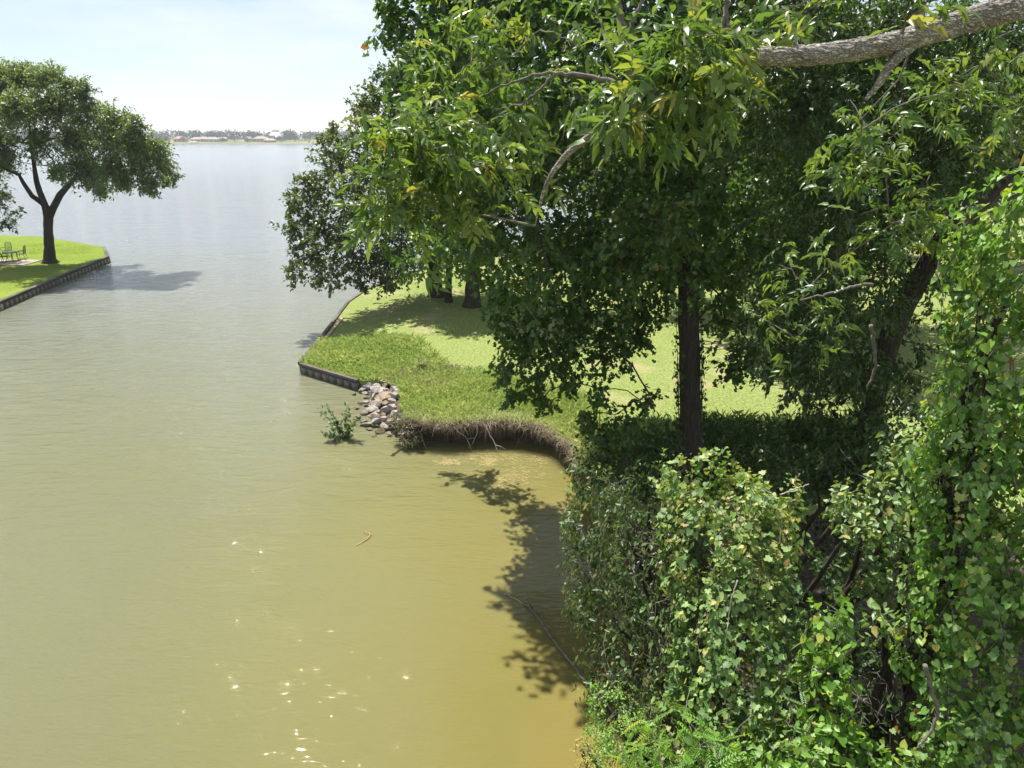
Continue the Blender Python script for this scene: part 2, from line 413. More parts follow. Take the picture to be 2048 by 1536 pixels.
def compound(pairs, llen, lw, arch=.30, droop=.35, four=True, spread=R(62), wild=0.0, seed=1):
    rg = random.Random(seed)
    V, F = [], []
    n = 0
    def leaflet(p, ang, L, dz):
        nonlocal n
        ang += rg.uniform(-1, 1) * .45 * wild; L *= 1 + rg.uniform(-.35, .2) * wild; dz *= 1 + rg.uniform(-.6, .9) * wild
        tw = rg.uniform(-1, 1) * .9 * wild; cv = rg.uniform(-.35, .35) * wild
        dx, dy = math.sin(ang), math.cos(ang)
        wx, wy = dy * math.cos(tw), -dx * math.cos(tw); wz = math.sin(tw)
        def pt(t, w):
            c = cv * t * t * L
            return (p[0] + dx * t * L + dy * c + wx * w * lw, p[1] + dy * t * L - dx * c + wy * w * lw, p[2] - dz * L * t * t * 1.2 + wz * w * lw + (.012 if w else 0))
        q = [pt(0, 0), pt(.38, .5), pt(.38, -.5), pt(1, 0)]
        if four:
            if wild:
                q = [pt(0, 0), pt(.28, .46), pt(.28, -.46), pt(.62, .40), pt(.62, -.40), pt(1, 0), pt(.45, 0)]
                V.extend(q); F.extend([(n, n + 1, n + 6), (n + 1, n + 3, n + 6), (n + 3, n + 5, n + 6), (n + 5, n + 4, n + 6), (n + 4, n + 2, n + 6), (n + 2, n, n + 6)]); n += 7
            else:
                q.append(pt(.45, 0)); V.extend(q); F.extend([(n, n + 1, n + 4), (n + 1, n + 3, n + 4), (n + 3, n + 2, n + 4), (n + 2, n, n + 4)]); n += 5
        else:
            V.extend(q); F.extend([(n, n + 1, n + 3), (n, n + 3, n + 2)]); n += 4
    for i in range(pairs):
        t = .22 + .70 * i / pairs
        L = llen * (1 - .35 * abs(i / max(1, pairs - 1) - .55))
        for s in (-1, 1):
            if wild and rg.random() < .14: continue
            tt = t + rg.uniform(-.04, .04) * wild
            leaflet((0, tt, -arch * tt * tt), s * spread * (1 - .25 * t), L, droop)
    leaflet((0, .93, -arch * .86), 0, llen, droop)
    # rachis
    V.extend([(-.008, 0, 0), (.008, 0, 0), (0, .5, -arch * .25), (0, .95, -arch * .9)])
    F.extend([(n, n + 1, n + 2), (n, n + 2, n + 3)])
    return np.array(V), np.array(F)
for _k, (_ar, _dr) in enumerate(((.15, .16), (.25, .30), (.32, .22), (.10, .38), (.20, .26))):
    T['pecan%d' % _k] = compound(5 if _k % 2 else 4, .42, .140, arch=_ar, droop=_dr, spread=R(56), wild=1.0, seed=_k + 3)
T['pecan_far'] = compound(4, .38, .12, four=False)
T['feather'] = compound(7, .22, .075, four=False, droop=.15, arch=.2)

def frames(d, n):
    d = d / (np.linalg.norm(d, axis=1)[:, None] + 1e-9)
    x = np.cross(d, n); x /= np.linalg.norm(x, axis=1)[:, None] + 1e-9
    z = np.cross(x, d)
    return x, d, z

def leaves_mesh(name, tmpl, pos, d, nrm, size, rnd, mat, origin):
    tv, tf = T[tmpl]
    x, y, z = frames(d, nrm)
    m, k = len(pos), len(tv)
    curl = RNG.uniform(.4, 2.2, m)
    V = (pos - NP(origin))[:, None, :] + size[:, None, None] * (
        tv[None, :, 0:1] * x[:, None, :] + tv[None, :, 1:2] * y[:, None, :] + (tv[None, :, 2:3] * curl[:, None, None]) * z[:, None, :])
    F = (tf[None] + (np.arange(m) * k)[:, None, None]).reshape(-1, 3)
    return tri_mesh(name, V.reshape(-1, 3), F, np.repeat(rnd, k), mat)

_leaf_cache = {}
def leaf_objects(tmpl, mat, pos, d, nrm, size, rnd, parent, origin):
    """single leaves as parts that share a few meshes"""
    key = (tmpl, mat.name)
    if key not in _leaf_cache:
        tv, tf = T[tmpl]
        vs = []
        for q in range(7):
            v = tv.copy(); v[:, 2] *= (.5, 1.0, 1.6, 2.2, .8, 1.3, 1.8)[q]
            vs.append(tri_mesh('leaf', v, tf, np.full(len(v), (.08, .25, .42, .58, .74, .88, .96)[q]), mat))
        _leaf_cache[key] = vs
    vs = _leaf_cache[key]
    x, y, z = frames(d, nrm)
    q = np.clip((rnd * 7).astype(int), 0, 6)
    o0 = NP(origin)
    for i in range(len(pos)):
        o = bpy.data.objects.new('leaf', vs[q[i]])
        COL.objects.link(o)
        o.parent = parent
        mt = Matrix.Identity(4)
        for c, ax in enumerate((x[i], y[i], z[i])):
            for r_ in range(3):
                mt[r_][c] = ax[r_] * size[i]
        p = pos[i] - o0
        mt[0][3], mt[1][3], mt[2][3] = p
        o.matrix_basis = mt

def put_leaves(parent, origin, tmpl, mat, pos, d, nrm, size, rnd, singles=0, fine=None, part='foliage'):
    """all leaves of one plant: the nearest as single parts, the others joined"""
    if singles:
        dist = np.linalg.norm(pos - NP((0, 0, CAM_Z)), axis=1)
        # in view and near
        v = pos - NP((0, 0, CAM_Z))
        fz = v[:, 1] * CP - v[:, 2] * SP
        px = v[:, 0] / np.maximum(fz, .1); py = (v[:, 1] * SP + v[:, 2] * CP) / np.maximum(fz, .1)
        ok = (fz > .5) & (abs(px) < .70) & (abs(py) < .52)
        fac = -np.einsum('ij,ij->i', nrm, v / dist[:, None])
        score = dist - .8 * fac + np.where(ok, 0, 1e5)
        order = np.argsort(score)
        sel = order[:min(singles, int(ok.sum()))]
        rest = order[len(sel):]
        leaf_objects(fine or tmpl, mat, pos[sel], d[sel], nrm[sel], size[sel], rnd[sel], parent, origin)
    else:
        rest = np.arange(len(pos))
    if len(rest):
        me = leaves_mesh(part, tmpl, pos[rest], d[rest], nrm[rest], size[rest], rnd[rest], mat, origin)
        link(part, me, parent, 'stuff')

def rand_dirs(n):
    v = RNG.normal(size=(n, 3)); return v / np.linalg.norm(v, axis=1)[:, None]

# ---------------------------------------------------------------- trees
def curve_pts(a, b, sag, n=7, wob=.06):
    a, b = NP(a), NP(b)
    t = np.linspace(0, 1, n)[:, None]
    L = np.linalg.norm(b - a)
    p = a + (b - a) * t
    p[:, 2] += (4 * t[:, 0] * (1 - t[:, 0])) * sag * L
    j = RNG.normal(size=(n, 3)) * wob * L * (t * (1 - t) * 2)
    return p + j

def sprays(center, r, n_s, m, crown_c, droop=.25, up=.15):
    """twig lines of one clump and leaf seats along them"""
    dirs = rand_dirs(n_s)
    out = NP(center) - NP(crown_c); out /= np.linalg.norm(out) + 1e-6
    dirs = dirs + out * .45 + np.array([0, 0, up]); dirs /= np.linalg.norm(dirs, axis=1)[:, None]
    ln = r * RNG.uniform(.55, 1.2, n_s)
    st = NP(center) + dirs * (ln * .1)[:, None] + RNG.normal(size=(n_s, 3)) * r * .18
    t = RNG.uniform(.25, 1.0, (n_s, m)) ** .8
    P = st[:, None] + dirs[:, None] * (t * ln[:, None])[..., None]
    P[..., 2] -= droop * (t ** 2) * ln[:, None]
    end = st + dirs * ln[:, None]; end[:, 2] -= droop * ln
    D = np.repeat(dirs[:, None], m, 1)
    return st, end, P.reshape(-1, 3), D.reshape(-1, 3)

class Skeleton:
    def __init__(s, trunk, rad):
        s.p = [NP(q) for q in trunk]; s.par = [-1] + list(range(len(trunk) - 1)); s.fix = list(rad); s.limb = [0] * len(trunk); s.nl = 0
        s.nt = len(trunk)
    def reach(s, c, sag=.10, lo=2, wob=.07, avoid_up=.0):
        P = np.array(s.p[lo:]) if len(s.p) > lo else np.array(s.p)
        d = np.linalg.norm(P - NP(c), axis=1) + .35 * np.maximum(0, P[:, 2] - c[2]) 
        k = int(np.argmin(d)) + (lo if len(s.p) > lo else 0)
        L = np.linalg.norm(s.p[k] - NP(c))
        n = max(4, min(9, int(L / .6) + 3))
        q = curve_pts(s.p[k], c, sag, n, wob)
        last = k
        if s.limb[k] == 0:
            s.nl += 1; lid = s.nl
        else:
            lid = s.limb[k]
        for i in range(1, n):
            s.p.append(q[i]); s.par.append(last); s.fix.append(0); s.limb.append(lid); last = len(s.p) - 1
        return last
    def build(s, parent, origin, mat_trunk, mat_limb, tip=.012, power=2.3, sides=7, trunk_sides=14, flare=1.0, trunk_name='trunk'):
        n = len(s.p)
        acc = np.zeros(n); kids = [[] for _ in range(n)]
        for i in range(n - 1, -1, -1):
            if not kids[i]: acc[i] = tip ** power
            if s.par[i] >= 0:
                acc[s.par[i]] += acc[i]; kids[s.par[i]].append(i)
        r = acc ** (1 / power)
        for i in range(n):
            if s.fix[i]: r[i] = s.fix[i]
        # trunk, finer than its control points
        tp = np.array(s.p[:s.nt]); tr = np.array(r[:s.nt])
        u = np.linspace(0, s.nt - 1, (s.nt - 1) * 5 + 1)
        tpp = np.stack([np.interp(u, np.arange(s.nt), tp[:, k]) for k in range(3)], 1)
        for _ in range(3): tpp[1:-1] = (tpp[:-2] + tpp[1:-1] * 2 + tpp[2:]) / 4
        trr = np.interp(u, np.arange(s.nt), tr)
        mb = MB(); mb.tube(tpp, trr, trunk_sides, jit=.06)
        mb.build(trunk_name, mat_trunk, parent, True, origin)
        ids = {}
        for i in range(s.nt, n): ids.setdefault(s.limb[i], []).append(i)
        for lid, nodes in ids.items():
            mb = MB()
            done = set()
            for i in nodes:          # chains
                if i in done: continue
                ch = [s.par[i], i]; done.add(i)
                while True:
                    nx = [k for k in kids[ch[-1]] if k not in done and s.fix[k] == 0]
                    if not nx: break
                    k = max(nx, key=lambda q: r[q]); done.add(k); ch.append(k)
                rr = [min(r[ch[1]] * 1.12, r[ch[0]])] + [r[k] for k in ch[1:]]
                mb.tube([s.p[k] for k in ch], rr, sides if max(rr) > .04 else 5)
            mb.build('limb', mat_limb, parent, True, origin)

def make_tree(name, label, cat, group, trunk, rad, clumps, tmpl, leaf_m, size, per_r2, m=14, bark='bark_dark', bark2=None,
              droop=.25, up=.15, sag=.1, tip=.010, singles=0, fine=None, twig_r=.006, hang=.35, twigs=True, nrm_up=.9, lo=2, tip_bias=.6):
    base = Vector(trunk[0])
    root = empty(name, base, label, cat, group)
    sk = Skeleton(trunk, rad)
    cc = np.mean([NP(c[0]) for c in clumps], axis=0)
    order = sorted(range(len(clumps)), key=lambda i: min(np.linalg.norm(NP(clumps[i][0]) - NP(q)) for q in trunk[lo:] or trunk))
    for i in order: sk.reach(NP(clumps[i][0]), sag, lo)
    sk.build(root, base, M[bark], M[bark2 or bark], tip=tip)
    P, D, C = [], [], []
    tw = MB()
    for c, r in clumps:
        ns = max(4, int(per_r2 * r * r))
        st, en, p, d = sprays(c, r, ns, m, cc, droop, up)
        P.append(p); D.append(d)
        C.append(np.full(len(p), RNG.uniform(-.16, .16)))
        if twigs:
            for a, b in zip(st[::2], en[::2]):
                mid = (a + b) / 2 + (0, 0, .06 * r)
                tw.tube([a, mid, b], [twig_r * 1.4, twig_r, twig_r * .5], 3)
    P = np.concatenate(P); D = np.concatenate(D); C = np.concatenate(C)
    n = len(P)
    P = P + RNG.normal(size=(n, 3)) * size * .35
    d = D * .55 + rand_dirs(n) * .8; d[:, 2] -= hang
    nr = rand_dirs(n) * .75 + D * .25 + NP(SUNV) * .5; nr[:, 2] += nrm_up - .4
    sz = size * RNG.uniform(.6, 1.15, n)
    rn = np.where(RNG.random(n) < .003, 1.0, np.clip(RNG.beta(2.2, 2.6, n) + C, 0, .93))
    put_leaves(root, base, tmpl, leaf_m, P, d, nr, sz, rn, singles, fine)
    if twigs: tw.build('twigs', M['bark_twig'], root, origin=base)['kind'] = 'stuff'
    return root


# ---------------------------------------------------------------- the setting: water, land, banks
def inside(poly, x, y):
    c = np.zeros(len(x), dtype=bool)
    j = len(poly) - 1
    for i in range(len(poly)):
        xi, yi = poly[i]; xj, yj = poly[j]
        c ^= ((yi > y) != (yj > y)) & (x < (xj - xi) * (y - yi) / (yj - yi + 1e-12) + xi)
        j = i
    return c

def edge_dist(poly, x, y):
    d = np.full(len(x), 1e9)
    for i in range(len(poly)):
        ax, ay = poly[i]; bx, by = poly[(i + 1) % len(poly)]
        t = np.clip(((x - ax) * (bx - ax) + (y - ay) * (by - ay)) / ((bx - ax) ** 2 + (by - ay) ** 2 + 1e-9), 0, 1)
        d = np.minimum(d, np.hypot(x - ax - t * (bx - ax), y - ay - t * (by - ay)))
    return d

def hnoise(x, y, s, seed=0.0):
    return np.array([mnoise.noise(Vector((a * s, b * s, seed))) for a, b in zip(x, y)])

me = bpy.data.meshes.new('water')
me.from_pydata([(-2600, -60, 0), (2600, -60, 0), (2600, 1250, 0), (-2600, 1250, 0)], [], [(0, 1, 2, 3)])
me.materials.append(M['water'])
tag(link('water', me), 'muddy olive green lake water with small ripples', None, None, 'structure')

WALLZ = 0.42
def land_z(x, y):
    """the point lies low behind its bulkhead and rises inland"""
    d = np.full(len(x), 1e9)
    for pl in (wall_side, wall_front):
        for (ax, ay), (bx, by) in zip(pl[:-1], pl[1:]):
            t = np.clip(((x - ax) * (bx - ax) + (y - ay) * (by - ay)) / ((bx - ax) ** 2 + (by - ay) ** 2), 0, 1)
            d = np.minimum(d, np.hypot(x - ax - t * (bx - ax), y - ay - t * (by - ay)))
    u = np.clip(d / 5.0, 0, 1)
    return WALLZ + (LZ - WALLZ) * u * u * (3 - 2 * u)
def lz(x, y): return float(land_z(np.array([x]), np.array([y]))[0])

def land(name, poly, z, mat, near, skirt=2.0, bumps=.05, fine=1.0, zf=None):
    """level land inside a shoreline: triangulated sheet with a skirt into the water"""
    xs = [p[0] for p in poly]; ys = [p[1] for p in poly]
    pts = [Vector(p) for p in poly]
    k = len(pts)
    gx, gy = [], []
    y = max(min(ys), -25)
    while y < max(ys):
        st = fine * (1 if y < near else 1 + (y - near) / 12)
        x = max(min(xs), -160)
        while x < min(max(xs), 160):
            gx.append(x + random.uniform(-.35, .35) * st); gy.append(y + random.uniform(-.35, .35) * st)
            x += st * (1 if abs(x) < 45 else 4)
        y += st
    gx, gy = np.array(gx), np.array(gy)
    ok = inside(poly, gx, gy) & (edge_dist(poly, gx, gy) > .35 * fine)
    gx, gy = gx[ok], gy[ok]
    pts += [Vector((a, b)) for a, b in zip(gx, gy)]
    v, e, f, *_ = delaunay_2d_cdt(pts, [(i, (i + 1) % k) for i in range(k)], [], 1, 1e-5)
    vx = np.array([q[0] for q in v]); vy = np.array([q[1] for q in v])
    zb = z if zf is None else zf(vx, vy)
    zz = zb + bumps * hnoise(vx, vy, .35, 1.3) + bumps * 1.5 * hnoise(vx, vy, .09, 4.1)
    de = edge_dist(poly, vx, vy)
    zz = np.where(de < .01, zb, zz)
    V = [(a, b, c) for a, b, c in zip(vx, vy, zz)]
    F = [tuple(q) for q in f]
    n0 = len(V)
    ze = [z if zf is None else float(zf(np.array([p[0]]), np.array([p[1]]))[0]) for p in poly]
    for p, q in zip(poly, ze): V.append((p[0], p[1], q))
    soft = set(map(tuple, bank_edge + rock_edge)) if zf is not None else set()
    for p, q in zip(poly, ze): V.append((p[0], p[1], q - (.10 if tuple(p) in soft else skirt)))
    for i in range(k):
        j = (i + 1) % k
        F.append((n0 + i, n0 + j, n0 + k + j, n0 + k + i))
    me = bpy.data.meshes.new(name)
    me.from_pydata(V, [], F)
    me.polygons.foreach_set('use_smooth', np.ones(len(F), dtype=bool))
    me.materials.append(mat)
    return tag(link(name, me), kind='structure')

LZ = 0.9
def xy(px, py, z): 
    p = gp(px, py, z); return (p.x, p.y)
wall_side = [xy(a, b_, WALLZ) for a, b_ in ((603, 727), (655, 664), (700, 604), (735, 580), (800, 556), (900, 521), (1100, 470))]
wall_front = [xy(a, b_, WALLZ) for a, b_ in ((603, 727), (660, 744), (719, 761))]
rock_edge = [xy(770, 757, .60), xy(803, 780, .78), xy(800, 815, .86), xy(812, 836, .88)]
bank_edge = [xy(860, 846, LZ), xy(930, 841, LZ), xy(1000, 838, LZ), xy(1070, 846, LZ), xy(1120, 862, LZ), xy(1150, 885, LZ), xy(1172, 915, LZ), xy(1188, 950, LZ),
             (2.55, 15.6), (2.3, 13.2), (2.6, 11), (2.2, 9), (2.6, 7), (3.0, 4), (3.2, 0)]
def jag(path, step=.45, amp=.16):
    out = []
    for a, b_ in zip(path[:-1], path[1:]):
        a, b_ = NP(a), NP(b_); L = np.linalg.norm(b_ - a); n_ = max(1, int(L / step)); t_ = (b_ - a) / L
        for k in range(n_):
            p = a + (b_ - a) * k / n_; w = mnoise.noise(Vector((p[0] * .9, p[1] * .9, 7))) * amp * 1.6 + random.uniform(-amp, amp) * .35
            out.append(tuple(p + np.array([-t_[1], t_[0]]) * w))
    return out + [tuple(path[-1])]
bank_edge = jag(rock_edge[-1:] + bank_edge)[1:]
POLY = list(reversed(wall_side)) + wall_front[1:] + rock_edge + bank_edge + [(3.4, -30), (170, -30), (170, 96), (70, 101), (30, 96), (14, 84)]
land('lawn', POLY, LZ, M['lawn'], 34, skirt=1.4, bumps=.05, fine=.8, zf=land_z)

L2 = 0.48
POLY2 = [xy(213, 514, L2), xy(206, 494, L2), xy(150, 484, L2), xy(80, 473, L2), xy(0, 470, L2), xy(-160, 470, L2), (-75, 66), (-120, 40), (-60, 24), xy(-160, 690, L2), xy(-80, 632, L2), xy(0, 603, L2), xy(110, 556, L2)]
land('lawn_left', POLY2, L2, M['lawn_green'], 55, skirt=2, bumps=.04, fine=1.2)

# added ground sheet, its dark litter colour standing in for the thicket's shade
def floor_():
    P = [(x, y) for x, y in ((3.3, -4), (3.1, 3), (2.75, 7), (2.5, 9), (2.8, 11), (2.6, 13), (2.9, 15), (4.5, 16), (8, 15.5), (12, 14), (14, 8), (13, -4))]
    V = [(6.5, 6, LZ + .17)] + [(x, y, LZ + .15) for x, y in P]
    me = bpy.data.meshes.new('thicket_floor'); me.from_pydata(V, [], [(0, 1 + i, 1 + (i + 1) % len(P)) for i in range(len(P))]); me.materials.append(M['shade_litter'])
    tag(link('thicket_floor', me), kind='structure')
floor_()

# eroded bank: undercut soil face below the overhanging turf
def bank_strip():
    path = [NP(p) for p in rock_edge[-1:] + bank_edge]
    dense = []
    for i in range(len(path) - 1):
        n = max(2, int(np.linalg.norm(path[i + 1] - path[i]) / .16))
        for t in range(n): dense.append(path[i] + (path[i + 1] - path[i]) * t / n)
    dense = np.array(dense)
    tan = np.gradient(dense, axis=0); tan /= np.linalg.norm(tan, axis=1)[:, None]
    nor = np.stack([tan[:, 1], -tan[:, 0]], 1) * -1     # towards the water?
    mid = dense[len(dense) // 4] + nor[len(dense) // 4] * .5
    if inside(POLY, np.array([mid[0]]), np.array([mid[1]]))[0]: nor = -nor
    prof = [(.05, LZ + .012), (.10, LZ - .10), (.06, LZ - .24), (-.12, LZ - .40), (-.30, LZ - .58), (-.36, LZ - .80), (-.25, LZ - 1.0), (.1, LZ - 1.3)]
    V, F = [], []
    for i, (p, n_) in enumerate(zip(dense, nor)):
        for j, (o, z) in enumerate(prof):
            w = mnoise.noise(Vector((p[0] * 1.6, p[1] * 1.6, j * .7))) * .14 + mnoise.noise(Vector((p[0] * 5, p[1] * 5, j * 1.3))) * .05
            V.append((p[0] + n_[0] * (o + w), p[1] + n_[1] * (o + w), z + (w * .3 if j else 0)))
    k = len(prof)
    for i in range(len(dense) - 1):
        for j in range(k - 1):
            F.append((i * k + j, i * k + j + 1, (i + 1) * k + j + 1, (i + 1) * k + j))
    me = bpy.data.meshes.new('bank'); me.from_pydata(V, [], F); me.materials.append(M['soil'])
    tag(link('bank', me), 'dark undercut soil bank', None, None, 'structure')
    return dense, nor
BANK, BANKN = bank_strip()

# soil slope under the boulders
def slope():
    top = [wall_front[-1]] + rock_edge
    bot = [xy(719, 778, 0), xy(722, 800, 0), xy(730, 830, 0), xy(748, 855, 0), xy(790, 872, 0)]
    V, F = [], []
    for a, b in zip(top, bot):
        zt = lz(*a)
        for t in (0, .25, .5, .75, 1, 1.4):
            V.append((a[0] + (b[0] - a[0]) * t, a[1] + (b[1] - a[1]) * t, zt * (1 - t) + random.uniform(-.04, .04) - .20))
    for i in range(len(top) - 1):
        for j in range(5):
            F.append((i * 6 + j, i * 6 + j + 1, i * 6 + 7 + j, i * 6 + 6 + j))
    me = bpy.data.meshes.new('bank_slope'); me.from_pydata(V, [], F); me.materials.append(M['soil'])
    tag(link('bank_slope', me), kind='structure')
slope()

# far shore: low terrain behind the lake
def far_terrain():
    V, F = [], []
    xs = np.linspace(-2500, 2500, 160)
    prof = [(0, -.6), (4, .5), (25, 1.6), (80, 4), (160, 6.5), (400, 8), (900, 4)]
    for x in xs:
        y0 = 1120 + 25 * math.sin(x / 170) + 14 * math.sin(x / 63 + 1) - (x / 2500) ** 2 * 160
        for d, z in prof:
            V.append((x, min(y0 + d, 1240 + d * .2), z + (mnoise.noise(Vector((x / 90, d / 60, 0))) * z * .25)))
    k = len(prof)
    for i in range(len(xs) - 1):
        for j in range(k - 1): F.append((i * k + j, (i + 1) * k + j, (i + 1) * k + j + 1, i * k + j + 1))
    me = bpy.data.meshes.new('far_shore'); me.from_pydata(V, [], F); me.materials.append(M['far_grass'])
    me.polygons.foreach_set('use_smooth', np.ones(len(F), dtype=bool))
    tag(link('far_shore', me), kind='structure')
far_terrain()
def shore_y(x): return 1120 + 25 * math.sin(x / 170) + 14 * math.sin(x / 63 + 1) - (x / 2500) ** 2 * 160

# ---------------------------------------------------------------- bulkheads
def bulkhead(name, label, runs, z, cap_mats, pile_mat, pitch, drop=1.6, cap_w=.18, proud=.10):
    base = Vector((*runs[0][0][0], 0))
    root = empty(name, base, label, 'bulkhead')
    mats = {}
    for poly, side in runs:
        for i in range(len(poly) - 1):
            a, b = NP(poly[i]), NP(poly[i + 1])
            L = np.linalg.norm(b - a); t = (b - a) / L
            nn = np.array([t[1], -t[0]]) * side
            rz = math.atan2(t[1], t[0])
            n = max(1, int(round(L / pitch))); w = L / n
            for k in range(n):
                c = a + t * (k + .5) * w + nn * .05
                hw1, hw2, dp = w * (.40 if proud < .15 else .26), w * (.24 if proud < .15 else .20), proud
                p = []
                for zz in (z - .16, z - drop):
                    for s_, o in ((-hw1, 0), (-hw2, dp), (hw2, dp), (hw1, 0)):
                        q = c + t * s_ + nn * o; p.append((q[0], q[1], zz))
                key = (round(w, 3), round(rz, 3))
                if key not in mats:
                    mb = MB(); pp = np.array(p) - NP((c[0], c[1], 0))
                    mb.add(pp, [(0, 1, 5, 4), (1, 2, 6, 5), (2, 3, 7, 6), (0, 3, 2, 1)], random.random())
                    o = mb.build('sheet_pile', M[pile_mat], root); mats[key] = o.data
                else:
                    o = link('sheet_pile', mats[key], root)
                o.location = (c[0] - base.x, c[1] - base.y, 0)
            mid = (a + b) / 2 + nn * .02
            mb = MB(); mb.box((mid[0], mid[1], z - drop / 2 - .05), (L + .04, .05, drop - .1), rz)
            mb.build('backing_wall', M['steel'], root, origin=base)
            nc = max(1, int(L / 3.2)); wc = L / nc
            for k in range(nc):
                c = a + t * (k + .5) * wc + nn * .09
                mb = MB(); mb.box((c[0], c[1], z - .035 + random.uniform(-.008, .008)), (wc - .015, cap_w + .06, .11), rz, random.random())
                mb.build('cap_board', M[cap_mats], root, origin=base)
    return root
bulkhead('bulkhead', 'rusty dark sheet pile bulkhead with a thin cap round the grassy point by the boulders', [(wall_side, -1), (wall_front, 1)], WALLZ + .05, 'cap_wood', 'steel_grey', .50, cap_w=.10)
left_run = [xy(-80, 632, L2), xy(0, 603, L2), xy(110, 556, L2), xy(213, 514, L2)]
bulkhead('bulkhead', 'long timber capped bulkhead with close vertical ribs below the bright green lawn and elm', [(left_run, 1), ([left_run[-1], POLY2[1]], 1)], L2 + .06, 'cap_wood', 'rib_wood', .62, cap_w=.20, proud=.20)
# bare earth strip and pale plank just inside the long wall
def plank():
    a, b = NP(xy(624, 714, WALLZ)), NP(xy(684, 638, WALLZ))
    t = (b - a) / np.linalg.norm(b - a)
    o = empty('edge_plank', (a[0], a[1], WALLZ), 'pale weathered plank lying along the inner edge of the bulkhead at the point', 'plank')
    mb = MB(); c = (a + b) / 2
    mb.box((c[0], c[1], WALLZ + .05), (np.linalg.norm(b - a), .16, .06), math.atan2(t[1], t[0]))
    mb.build('board', M['cap_pale'], o, origin=o.location)
    for k in range(5):
        q = a + (b - a) * (k + .5) / 5
        mb = MB(); mb.tube([(q[0], q[1], WALLZ + .081), (q[0], q[1], WALLZ + .092)], .012, 6); mb.build('nail', M['steel'], o, origin=o.location)
plank()

# ---------------------------------------------------------------- boulders
rock_mats = [noise_mat('boulder_' + k, s, scale=5, rough=.9, bump=.8, bscale=16) for k, s in (
    ('tan', [(.35, (.16, .13, .105)), (.5, (.30, .255, .215)), (.65, (.40, .355, .31))]),
    ('grey', [(.35, (.15, .14, .13)), (.5, (.28, .26, .24)), (.65, (.40, .38, .355))]),
    ('brown', [(.35, (.14, .10, .07)), (.5, (.25, .19, .135)), (.65, (.34, .27, .205))]))]
for _m in rock_mats: wet_line(_m, .06, .22, tint=(.42, .42, .36))
rocks = [(940, 180, 150, 140), (1110, 125, 140, 70), (1170, 190, 210, 90), (1310, 180, 150, 80), (1000, 280, 180, 140), (890, 335, 100, 55), (965, 410, 110, 60),
         (1150, 270, 120, 80), (1290, 260, 100, 60), (1200, 335, 220, 80), (1310, 350, 100, 70), (1470, 350, 160, 110), (1640, 230, 120, 80), (1240, 440, 260, 130),
         (1060, 410, 90, 90), (1080, 450, 60, 100), (1440, 420, 120, 90), (1390, 520, 100, 60), (1290, 570, 110, 80), (970, 550, 100, 80), (1100, 590, 210, 120),
         (1040, 670, 180, 120), (920, 740, 130, 110), (1150, 710, 110, 70), (1310, 650, 170, 120), (1100, 800, 200, 130), (1120, 880, 160, 100), (1260, 830, 90, 90),
         (1250, 770, 60, 70), (920, 870, 120, 50), (950, 940, 160, 90), (1130, 950, 120, 60), (1300, 960, 180, 140), (1170, 1060, 150, 130), (1215, 1020, 80, 50), (1370, 970, 100, 80), (1420, 640, 130, 100), (1430, 760, 150, 110), (1390, 870, 130, 110), (1470, 880, 120, 90), (860, 560, 70, 45), (830, 800, 80, 45), (1010, 1010, 110, 60), (760, 420, 70, 40), (800, 640, 90, 40), (1090, 1130, 90, 50), (1350, 1080, 80, 50)]
for i, (zx, zy, w, h) in enumerate(rocks):
    px, py = 620 + zx * .1172, 740 + zy * .1172
    # height of the slope: rises from the water on the left to the turf on the right
    edge = 715 + max(0, zy - 500) * .06
    f = min(1, max(0, (px - edge) / 80))
    z = .02 + .68 * f ** 1.1 + random.uniform(-.02, .05)
    if zy > 900: z *= .35
    c = gp(px, py, z)
    sw = w * .1172 * (c.y / CP) / 1420 * .80; sh = h * .1172 * (c.y / CP) / 1420 * .80
    bm = bmesh.new(); bmesh.ops.create_icosphere(bm, subdivisions=3, radius=1)
    sd = random.random() * 50
    planes = [(Vector(rand_dirs(1)[0]), random.uniform(.42, .85)) for _ in range(12)]
    for v in bm.verts:
        p = v.co.copy()
        for n_, d_ in planes:
            e = p.dot(n_)
            if e > d_: p -= n_ * (e - d_)
        p *= 1 + .10 * mnoise.noise(p * 1.6 + Vector((sd, 0, 0))) + .06 * mnoise.noise(p * 4.5 + Vector((0, sd, 0)))
        v.co = (p.x * sw * random.uniform(.99, 1.01), p.y * max(sw, sh) * .8, p.z * max(sh, sw * .45) * .85)
    bmesh.ops.rotate(bm, verts=bm.verts, matrix=Matrix.Rotation(random.uniform(-.5, .5), 3, 'Z') @ Matrix.Rotation(random.uniform(-.35, .35), 3, 'Y'))
    me = bpy.data.meshes.new('boulder'); bm.to_mesh(me); bm.free()
    me.materials.append(rock_mats[(0, 1, 0, 2, 1)[i % 5]])
    o = link('boulder', me); o.location = c
    lab = 'weathered tan grey boulder in the rock pile beside the bulkhead end'
    if i == 12: lab = 'lone pale boulder half sunk in grass above the rock pile'
    elif i == 13: lab = 'largest flat topped grey boulder in the middle of the rock pile'
    elif i == 33: lab = 'pale boulder standing in the water at the foot of the rock pile'
    elif i == 0: lab = 'blocky reddish tan boulder wedged against the bulkhead end'
    elif i == 5: lab = 'small pale boulder at the waterline just off the bulkhead end'
    tag(o, lab, 'boulder', 'boulders of the rock pile')

